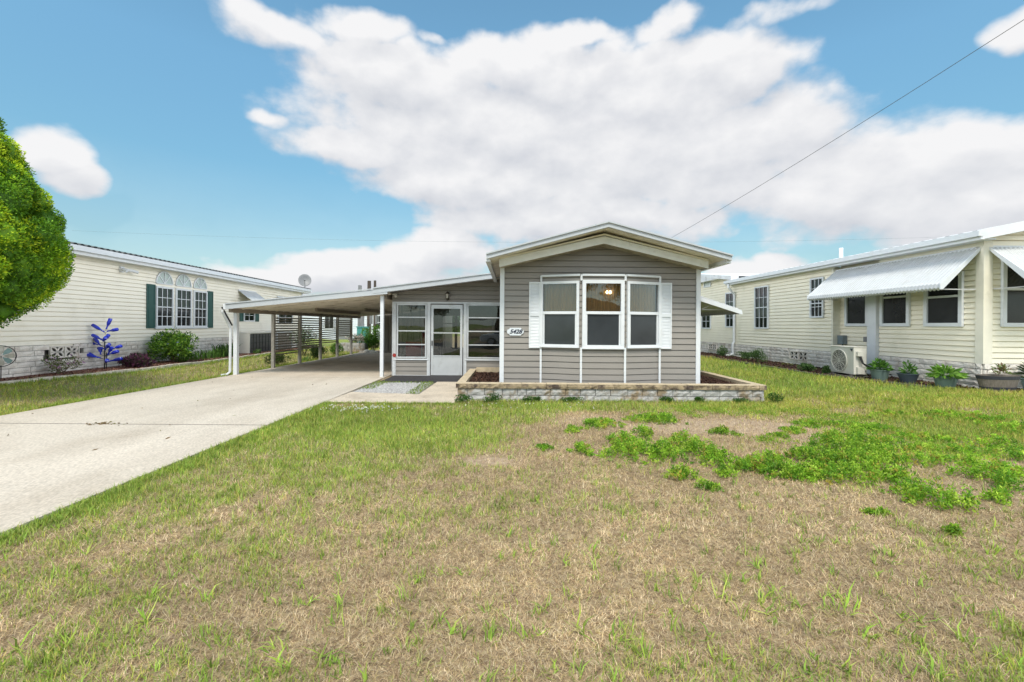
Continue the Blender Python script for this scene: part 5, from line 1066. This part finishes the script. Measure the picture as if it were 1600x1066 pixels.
# ------------------------------------------------------------------ overhead cables
A = Vector((3.70, 11.0, 3.62)); B = Vector((5.63, 5.0, 4.97)); D_ = B-A
pts = []
for k in range(25):
    t = k/24*3.4; p = A+D_*t; p.z += -.0*t+.22*(t*(t-1)); pts.append(tuple(p))
m = MB(); m.tube(pts, .0035, 6); tag(m.build('overhead_cable', M['ac_dark']), 'thin service cable running from the home roof up to the right', 'cable')
m = MB(); m.tube([(-60+5*k, 62, 13.2-.0011*(30*30-(k*5-60)**2)*.3) for k in range(25)], .009, 5); tag(m.build('overhead_cable', M['slate']), 'faint distant cable crossing low over the roofs', 'cable')
# ------------------------------------------------------------------ across the street (seen only mirrored in the glass)
m = MB(); m.box(-200, 200, -11, -4.3, -.05, .012); tag(m.build('street', M['asphalt']), kind='structure')
oh = empty('mobile_home', (4, -27, 0), 'pale home across the street mirrored in the bay window', 'house')
OF = Fr((0, -26), (1, 0), (0, 1)); m = MB(OF); siding(m, [(1, .3), (13, .3), (13, 2.9), (1, 2.9)], .13, .02, .3); m.box(1, 13, -9, -.02, 0, 2.9); m.build('wall', M['siding_right'], oh)
m = MB(OF); m.prism([(.5, 2.85), (7, 4.5), (13.5, 2.85)], -9, .5, axis=1); m.build('roof', M['beam'], oh)
for u in (2.5, 6, 9.5): window(OF, oh, u, u+1.4, 1.1, 2.4, 2, 2, .07, .02)
oc = empty('carport', (-3, -26, 0), 'carport across the street mirrored in the bay glass', 'carport')
m = MB(); m.box(-5.5, 1, -31, -25, 2.5, 2.62); m.build('roof', M['white'], oc)
for x in (-5.4, -2.2): m = MB(); m.box(x, x+.1, -25.2, -25.1, 0, 2.5); m.build('post', M['white'], oc)
def car(loc, rot=0):
    c = empty('parked_car', loc, 'white car parked on the street, mirrored in the right porch window', 'car')
    f = Fr((loc[0], loc[1]), (math.cos(rot), math.sin(rot)), (math.sin(rot), -math.cos(rot)))
    lower = [(-2.2, .32), (-2.25, .62), (-2.1, .88), (-1.1, .98), (1.5, 1.0), (2.15, .95), (2.25, .6), (2.2, .32), (1.75, .3), (1.68, .52), (1.38, .66), (1.08, .52), (1.0, .28), (-1.0, .28), (-1.08, .52), (-1.38, .66), (-1.68, .52), (-1.75, .3)]
    m = MB(f); m.prism(lower, -.85, .85, axis=1); m.build('body', M['car_white'], c, bevel=.05)
    m = MB(f); vs = [(x, s*w, z) for s in (-1, 1) for x, w, z in ((-1.15, .80, .97), (-.35, .62, 1.42), (.9, .62, 1.45), (1.8, .78, .99))]; m.add(vs, [(0, 1, 2, 3), (4, 7, 6, 5), (0, 4, 5, 1), (2, 6, 7, 3)]); m.build('windows', M['dark_pane'], c)
    m = MB(f); m.box(-.4, .95, -.63, .63, 1.42, 1.47); m.build('roof', M['car_white'], c, bevel=.02)
    for x in (-1.38, 1.38):
        for s in (-1, 1):
            m = MB(f); y0 = s*.72; m.tube([(x, y0, .32), (x, y0+s*.16, .32)], .32, 20); w = m.build('wheel', M['tyre'], c); m = MB(f); m.tube([(x, y0+s*.15, .32), (x, y0+s*.175, .32)], .19, 10); m.build('rim', M['alu'], w)
car((-.1, -5.7, .012), 0)
def plain_tree(x, y, h, r, seed):
    rs = np.random.RandomState(seed); o = empty('street_tree', (x, y, 0), ['tall leafy tree across the street mirrored left in the bay', 'broad leafy tree across the street mirrored in the middle bay pane', 'leafy tree across the street mirrored in the right bay pane', 'darker tree across the street behind the mirrored carport'][seed % 4], 'tree', 'trees across the street')
    nl = 26; lc = rnd_dirs(rs, nl, .2)*np.array([r, r, h*.34])*rs.uniform(.3, .95, nl)[:, None]+np.array([x, y, h*.64]); n = 9000; k = rs.randint(0, nl, n); P = lc[k]+rnd_dirs(rs, n)*r*.36*rs.uniform(.5, 1, n)[:, None]
    V, Q = leaves(P, rnd_dirs(rs, n, .2), .28, .17, rs); raw_mesh('crown', V, Q, None, leafcols(rs, n, [(.05, .10, .025), (.08, .14, .03), (.035, .07, .02)]), M['leaf'], o)
    m = MB(); m.tube([(x, y, 0), (x, y, h*.6)], [.25, .12], 8); m.build('trunk', M['bark'], o)
plain_tree(-2, -38, 11, 3.5, 100); plain_tree(6, -36, 13, 4.5, 101); plain_tree(15, -33, 11, 4.2, 102); plain_tree(-12, -35, 9, 3.5, 103)
# ------------------------------------------------------------------ lawn
PAL_DRY = np.array([(.61, .445, .26), (.70, .55, .34), (.47, .335, .19), (.35, .245, .15), (.78, .645, .43), (.54, .43, .20), (.22, .14, .085)])
PAL_GRN = np.array([(.24, .34, .05), (.30, .41, .06), (.17, .27, .04), (.36, .41, .10), (.27, .42, .06)])
PAL_YEL = np.array([(.46, .46, .08), (.38, .44, .07), (.52, .42, .13), (.29, .40, .05)])
def grass_blades(x, y, L_, W_, lean, rs, C, curl=.5):
    n = len(x); a = rs.uniform(0, 6.283, n); z = gz(x, y); d = np.stack([np.cos(a), np.sin(a), 0*a], 1); a2 = a+rs.uniform(-1, 1, n)*curl; d2 = np.stack([np.cos(a2), np.sin(a2), 0*a], 1)
    s = np.stack([-np.sin(a), np.cos(a), 0*a], 1)*(W_/2)[:, None]; up = np.array([0, 0, 1.0]); B0 = np.stack([x, y, z-.003], 1)
    l1 = lean; l2 = lean+rs.uniform(.1, .55, n); l2 = np.minimum(l2, 1.62)
    Mi = B0+(d*np.sin(l1)[:, None]+up*np.cos(l1)[:, None])*(L_*.5)[:, None]; Ti = Mi+(d2*np.sin(l2)[:, None]+up*np.cos(l2)[:, None])*(L_*.5)[:, None]
    zmin = gz(Ti[:, 0], Ti[:, 1])+.003; Ti[:, 2] = np.maximum(Ti[:, 2], zmin)
    V = np.stack([B0-s, B0+s, Mi+s*.85, Mi-s*.85, Ti], 1).reshape(-1, 3); k = np.arange(n)*5
    Q = np.stack([k, k+1, k+2, k+3], 1); T_ = np.stack([k+3, k+2, k+4], 1); return V, Q, T_, np.repeat(C, 5, 0)
def lawn():
    rs = np.random.RandomState(42); parts = []
    def zone(x0, x1, y0, y1, dens, scale, fan=1.22):
        A_ = (x1-x0)*(y1-y0); n = int(A_*dens); x = rs.uniform(x0, x1, n); y = rs.uniform(y0, y1, n)
        k = (np.abs(x) < y*fan+.35) & ~blocked(x, y); x, y = x[k], y[k]; g, bare = green_map(x, y); n = len(x)
        keep = rs.rand(n) > bare*.62; x, y, g, bare = x[keep], y[keep], g[keep], bare[keep]; n = len(x)
        # green share follows the map, gathered in tufts
        tuft = vnoise(x, y, 55, 3, 7.0); isg = rs.rand(n) < np.clip((g-.08)*1.1+(tuft-.55)*1.1*np.clip(g*2.5, .25, 1), .012, .95)
        right = (x > 3.0) & (y > 4.5); C = PAL_DRY[rs.randint(0, 7, n)].copy(); hue = vnoise(x, y, 66, 4, 1.1)
        gc = PAL_GRN[rs.randint(0, 5, n)]; yc = PAL_YEL[rs.randint(0, 4, n)]; wet = vnoise(x, y, 72, 3, .7); usey = (rs.rand(n) < np.where(right, np.clip(.75+2.6*(wet-.5), .1, 1), np.where(x < -8, .6, .3))); gc = np.where(usey[:, None], yc, gc)
        C[isg] = gc[isg]; grey = vnoise(x, y, 67, 3, 2.2)[:, None]; C = C*(.80+.40*hue)[:, None]; dryk = ~isg; C[dryk] = C[dryk]*(.86+.3*grey[dryk]); C *= rs.uniform(.72, 1.25, n)[:, None]
        L_ = np.where(isg, rs.uniform(.035, .085, n), rs.uniform(.03, .075, n))*scale; W_ = np.where(isg, .0045, .0030)*scale*rs.uniform(.7, 1.3, n)
        lean = np.where(isg, rs.uniform(.1, .95, n), rs.uniform(.75, 1.5, n)); parts.append(grass_blades(x, y, L_, W_, lean, rs, C))
    zone(-3.6, 5.0, 1.6, 3.2, 17000, .82); zone(-5.5, 7, 3.2, 5.0, 8500, 1.0); zone(-4, 9.5, 5.0, 7.2, 4600, 1.25); zone(-4, 11, 7.2, 10, 2800, 1.5); zone(3.5, 10.5, 10, 15, 900, 1.9); zone(3.5, 9.5, 15, 32, 280, 2.6)
    zone(-11.3, -8.3, 5.5, 10, 1700, 1.5, 1.4); zone(-11.3, -8.3, 10, 15, 900, 1.8); zone(-11.5, -8.3, 15, 30, 400, 2.2)
    # taller coarse tufts scattered in the foreground and along the edges
    def tufts(n, fx, Lr, nb, w, pal, lo=.15, hi=1.0):
        cx, cy = fx(rs, n); k = ~blocked(cx, cy); cx, cy = cx[k], cy[k]; n = len(cx); q = np.repeat(np.arange(n), nb); sz = rs.uniform(.55, 1.2, n)
        x = cx[q]+rs.normal(0, .016, n*nb)*sz[q]; y = cy[q]+rs.normal(0, .016, n*nb)*sz[q]; N_ = len(x); C = pal[rs.randint(0, len(pal), N_)]*rs.uniform(.75, 1.2, N_)[:, None]
        parts.append(grass_blades(x, y, rs.uniform(*Lr, N_)*sz[q], w*rs.uniform(.7, 1.3, N_), rs.uniform(lo, hi, N_), rs, C, 1.0))
    def fg(rs, n):
        x = rs.uniform(-5, 6, n*5); y = 1.7+rs.rand(n*5)**1.5*3.8; g, _ = green_map(x, y); t = vnoise(x, y, 91, 3, 1.6); k = (np.abs(x) < 1.25*y+.2) & (rs.rand(n*5) < .18+1.6*np.clip(t-.5, 0, 1)+.5*g); return x[k][:n], y[k][:n]
    tufts(520, fg, (.05, .12), 9, .0065, PAL_GRN); tufts(260, fg, (.06, .13), 6, .0045, np.array([(.40, .42, .12), (.5, .44, .22), (.30, .36, .08)]), .3, 1.3)
    def coarse(rs, n):
        px = np.concatenate([[905, 960, 1205, 1190, 1390, 1440, 1500, 1330, 1580, 500, 520, 700, 430, 660, 790, 230, 1120, 860, 1040, 90, 330, 610], rs.uniform(20, 1580, n-22)]); py = np.concatenate([[985, 1000, 955, 940, 985, 975, 1000, 960, 1040, 1025, 1035, 990, 1010, 900, 840, 1020, 1030, 1050, 960, 1000, 930, 800], 780+280*rs.rand(n-22)])
        q = np.array([gp(a, b) for a, b in zip(px, py)]); return q[:, 0], q[:, 1]
    tufts(70, coarse, (.05, .15), 8, .0085, np.array([(.34, .46, .06), (.26, .42, .05), (.42, .50, .10), (.22, .36, .05)]), .35, 1.35)
    def edge(rs, n): y = rs.uniform(3, 8.9, n); return DX1+.03+np.abs(rs.normal(0, .09, n)), y
    tufts(750, edge, (.04, .10), 8, .006, PAL_GRN)
    def walk(rs, n): x = rs.uniform(-3.6, -1.1, n); return x, 8.91-np.abs(rs.normal(0, .05, n))
    tufts(260, walk, (.04, .09), 8, .007, PAL_GRN)
    def wall(rs, n): x = rs.uniform(-1.1, 5.3, n); return x, 9.33-np.abs(rs.normal(0, .07, n))
    tufts(420, wall, (.04, .10), 7, .007, PAL_GRN*.8)
    def bedL(rs, n): y = rs.uniform(7.5, 24, n); return curb_left_x(y)+.11+np.abs(rs.normal(0, .10, n)), y
    tufts(700, bedL, (.05, .12), 8, .009, PAL_GRN)
    def drvL(rs, n): y = rs.uniform(8, 24, n); return DX0-.03-np.abs(rs.normal(0, .12, n)), y
    tufts(900, drvL, (.05, .12), 8, .010, PAL_GRN)
    V = []; Q = []; T_ = []; C = []; b = 0
    for v, q, t, c in parts: V.append(v); Q.append(q+b); T_.append(t+b); C.append(c); b += len(v)
    tag(raw_mesh('lawn_grass', np.concatenate(V), np.concatenate(Q), np.concatenate(T_), np.concatenate(C), M['grass']), 'patchy dry and green grass covering the front lawn', 'grass', kind='stuff')
    print('blades', b/5)
lawn()
def edge_weeds():   # grass invading gravel and joints
    rs = np.random.RandomState(6); n = 1500; x = np.concatenate([rs.uniform(-2.35, -2.06, 700), rs.uniform(-3.62, -3.3, 500), rs.uniform(-3.6, -2.1, 300)]); y = np.concatenate([rs.uniform(10.0, 12.2, 700), rs.uniform(10.8, 12.2, 500), rs.uniform(11.9, 12.22, 300)])
    B0 = np.stack([x, y, 0*x+.008], 1); D = rnd_dirs(rs, n, 1.6); D[:, 2] = np.abs(D[:, 2]); V, Q = leaves(B0, D, rs.uniform(.03, .08, n), .010, rs)
    tag(raw_mesh('gravel_weeds', V, Q, None, leafcols(rs, n, PAL_GRN*.85), M['leaf']), 'grassy weeds creeping over the gravel bed', 'weeds', kind='stuff')
edge_weeds()
def weed_patches():
    rs = np.random.RandomState(15)
    # centre px, centre py, half width px, half height px, height m, brightness
    S_ = [(938, 661, 30, 7, .07, 1), (1022, 652, 40, 7, .09, 1), (1006, 676, 15, 6, .10, 1), (975, 688, 24, 10, .10, 1), (972, 708, 28, 12, .13, 1), (1012, 704, 22, 10, .12, 1), (1040, 707, 26, 13, .14, 1), (1070, 690, 22, 9, .12, 1), (1092, 703, 26, 10, .13, 1), (1122, 716, 28, 12, .13, 1), (1065, 742, 24, 9, .09, .9), (1134, 738, 16, 7, .08, 1),
          (1180, 726, 30, 11, .10, .9), (1222, 732, 34, 14, .10, .9), (1262, 712, 26, 9, .10, .9), (1300, 682, 20, 6, .09, 1), (1312, 700, 42, 13, .15, .85), (1345, 690, 40, 14, .14, .9), (1370, 712, 30, 12, .12, 1), (1330, 742, 55, 13, .12, .95), (1300, 722, 40, 12, .12, .85), (1400, 745, 34, 9, .10, 1), (1455, 778, 40, 10, .13, .95), (1500, 790, 34, 9, .12, .95), (1420, 768, 26, 7, .08, 1),
          (1540, 742, 44, 11, .13, 1), (1580, 760, 30, 12, .12, 1), (1480, 722, 40, 6, .08, 1.1), (1555, 695, 44, 8, .10, 1.1), (1590, 712, 30, 9, .11, 1.1), (1430, 682, 44, 6, .07, 1.1), (1360, 668, 34, 5, .07, 1), (1480, 686, 30, 5, .06, 1.1), (1558, 780, 22, 6, .08, 1), (1264, 662, 24, 4, .06, 1), (910, 703, 16, 8, .08, 1), (1128, 673, 20, 5, .06, .8), (895, 670, 10, 5, .05, 1), (850, 699, 12, 4, .04, .9), (1218, 679, 12, 3, .04, .8), (1384, 650, 34, 4, .05, 1.05), (1460, 655, 30, 4, .05, 1.1), (1540, 668, 34, 5, .06, 1.1), (1105, 760, 20, 5, .04, .9), (1490, 830, 14, 4, .05, .9), (1370, 800, 14, 4, .03, .8), (1400, 705, 40, 7, .07, 1.1), (1450, 700, 30, 6, .07, 1.1), (1500, 705, 36, 6, .07, 1.1), (1520, 722, 30, 7, .09, 1.1), (1380, 690, 40, 6, .07, 1.1), (1420, 720, 40, 7, .08, 1.1), (1250, 742, 26, 7, .07, 1), (1200, 715, 24, 6, .08, 1), (1270, 735, 30, 8, .09, 1), (1590, 680, 40, 6, .08, 1.1), (1500, 660, 50, 5, .05, 1.1), (1320, 662, 30, 4, .05, 1.1), (1240, 672, 20, 4, .05, 1), (1340, 720, 50, 12, .11, .95), (1570, 735, 30, 8, .1, 1.1)]
    Vs = []; Qs = []; Cs = []; b = 0
    for px, py, hx, hy, h, br in S_:
        x, y = gp(px, py+hy*.4, .02); sx = hx*1.12/FPX*y; h = h*1.5; sy = max(hy/FPX*y*y/CAMH*.9, sx*.35); sy = min(sy, sx*1.6+.1)
        area = 3.14*sx*sy; ns = int(area*(260 if br < 1.05 else 120))+10
        a = rs.uniform(0, 6.28, ns); r = rs.rand(ns)**.5*(1+.35*np.sin(a*3+px)+.2*np.sin(a*7)); sxp = x+np.cos(a)*r*sx*.9; syp = y+np.sin(a)*r*sy*.9; hh = h*(1.1-.55*r**2)*rs.uniform(.6, 1.15, ns)
        nl = 26; k = np.repeat(np.arange(ns), nl); t = rs.rand(ns*nl)**.6; P = np.stack([sxp[k]+rs.normal(0, .017, ns*nl), syp[k]+rs.normal(0, .017, ns*nl), gz(sxp[k], syp[k])+t*np.maximum(hh[k], .02)], 1)
        D = rnd_dirs(rs, ns*nl, .9); V, Q = leaves(P, D, rs.uniform(.018, .036, ns*nl), .014, rs, .15)
        pal = np.array([(.19, .38, .025), (.27, .46, .035), (.11, .26, .02), (.38, .54, .06)]); tone = rs.randint(0, 4, ns); C = pal[tone[k]]*rs.uniform(.75, 1.25, ns*nl)[:, None]*br
        yl = rs.rand(ns)[k] < .10*(br > 1)+.05; C[yl] = np.array([.40, .34, .06])
        Vs.append(V); Qs.append(Q+b); Cs.append(np.repeat(C, 4, 0)); b += len(V)
    # scattered small ones on the right side lawn
    n = 900; x = rs.uniform(3, 9.5, n); y = rs.uniform(5, 9, n); g, bare = green_map(x, y); kk = (vnoise(x, y, 14, 3, 1.1) > .50) & ~blocked(x, y) & (bare < .3); x, y = x[kk], y[kk]
    k = np.repeat(np.arange(len(x)), 60); P = np.stack([x[k]+rs.normal(0, .06, len(k)), y[k]+rs.normal(0, .06, len(k)), gz(x[k], y[k])+rs.rand(len(k))*.05], 1); V, Q = leaves(P, rnd_dirs(rs, len(k), .9), .026, .013, rs, .15)
    Vs.append(V); Qs.append(Q+b); Cs.append(leafcols(rs, len(k), [(.17, .36, .03), (.24, .40, .04), (.32, .38, .05)])); b += len(V)
    tag(raw_mesh('weed_patches', np.concatenate(Vs), np.concatenate(Qs), None, np.concatenate(Cs), M['leaf']), 'bright green clover-like weed mats spreading over the right lawn', 'weeds', kind='stuff'); print('weedleaves', b/4)
    # tiny white flowers in the grass below the walkway
    n = 130; x = np.concatenate([rs.normal(-2.65, .38, 100), rs.uniform(-1.2, 1.6, 30)]); y = np.concatenate([rs.normal(8.1, .16, 100), rs.uniform(7.9, 9.1, 30)]); q = np.repeat(np.arange(n), 5); P = np.stack([x[q], y[q], gz(x[q], y[q])+.075], 1); D = rnd_dirs(rs, n*5, .5); V, Q = leaves(P, D, .018, .014, rs)
    tag(raw_mesh('lawn_flowers', V, Q, None, leafcols(rs, n*5, [(.75, .75, .68)], .1), M['leaf']), 'tiny white flowers scattered in the green grass by the walkway', 'flowers', kind='stuff')
weed_patches()
def leaf_litter():
    rs = np.random.RandomState(31); n = 60; x = np.concatenate([rs.normal(-6.1, .16, 40), rs.uniform(-8, -4, 20)]); y = np.concatenate([rs.normal(6.84, .04, 40), rs.uniform(4, 13, 20)])
    a = rs.uniform(0, 6.28, n); D = np.stack([np.cos(a), np.sin(a), rs.uniform(0, .3, n)], 1); V, Q = leaves(np.stack([x, y, 0*x+.034], 1), D, rs.uniform(.03, .08, n), .02, rs)
    tag(raw_mesh('leaf_litter', V, Q, None, leafcols(rs, n, [(.22, .15, .07), (.15, .11, .05), (.2, .2, .07)]), M['leaf']), 'dry leaves caught in the driveway joint', 'leaves', kind='stuff')
leaf_litter()
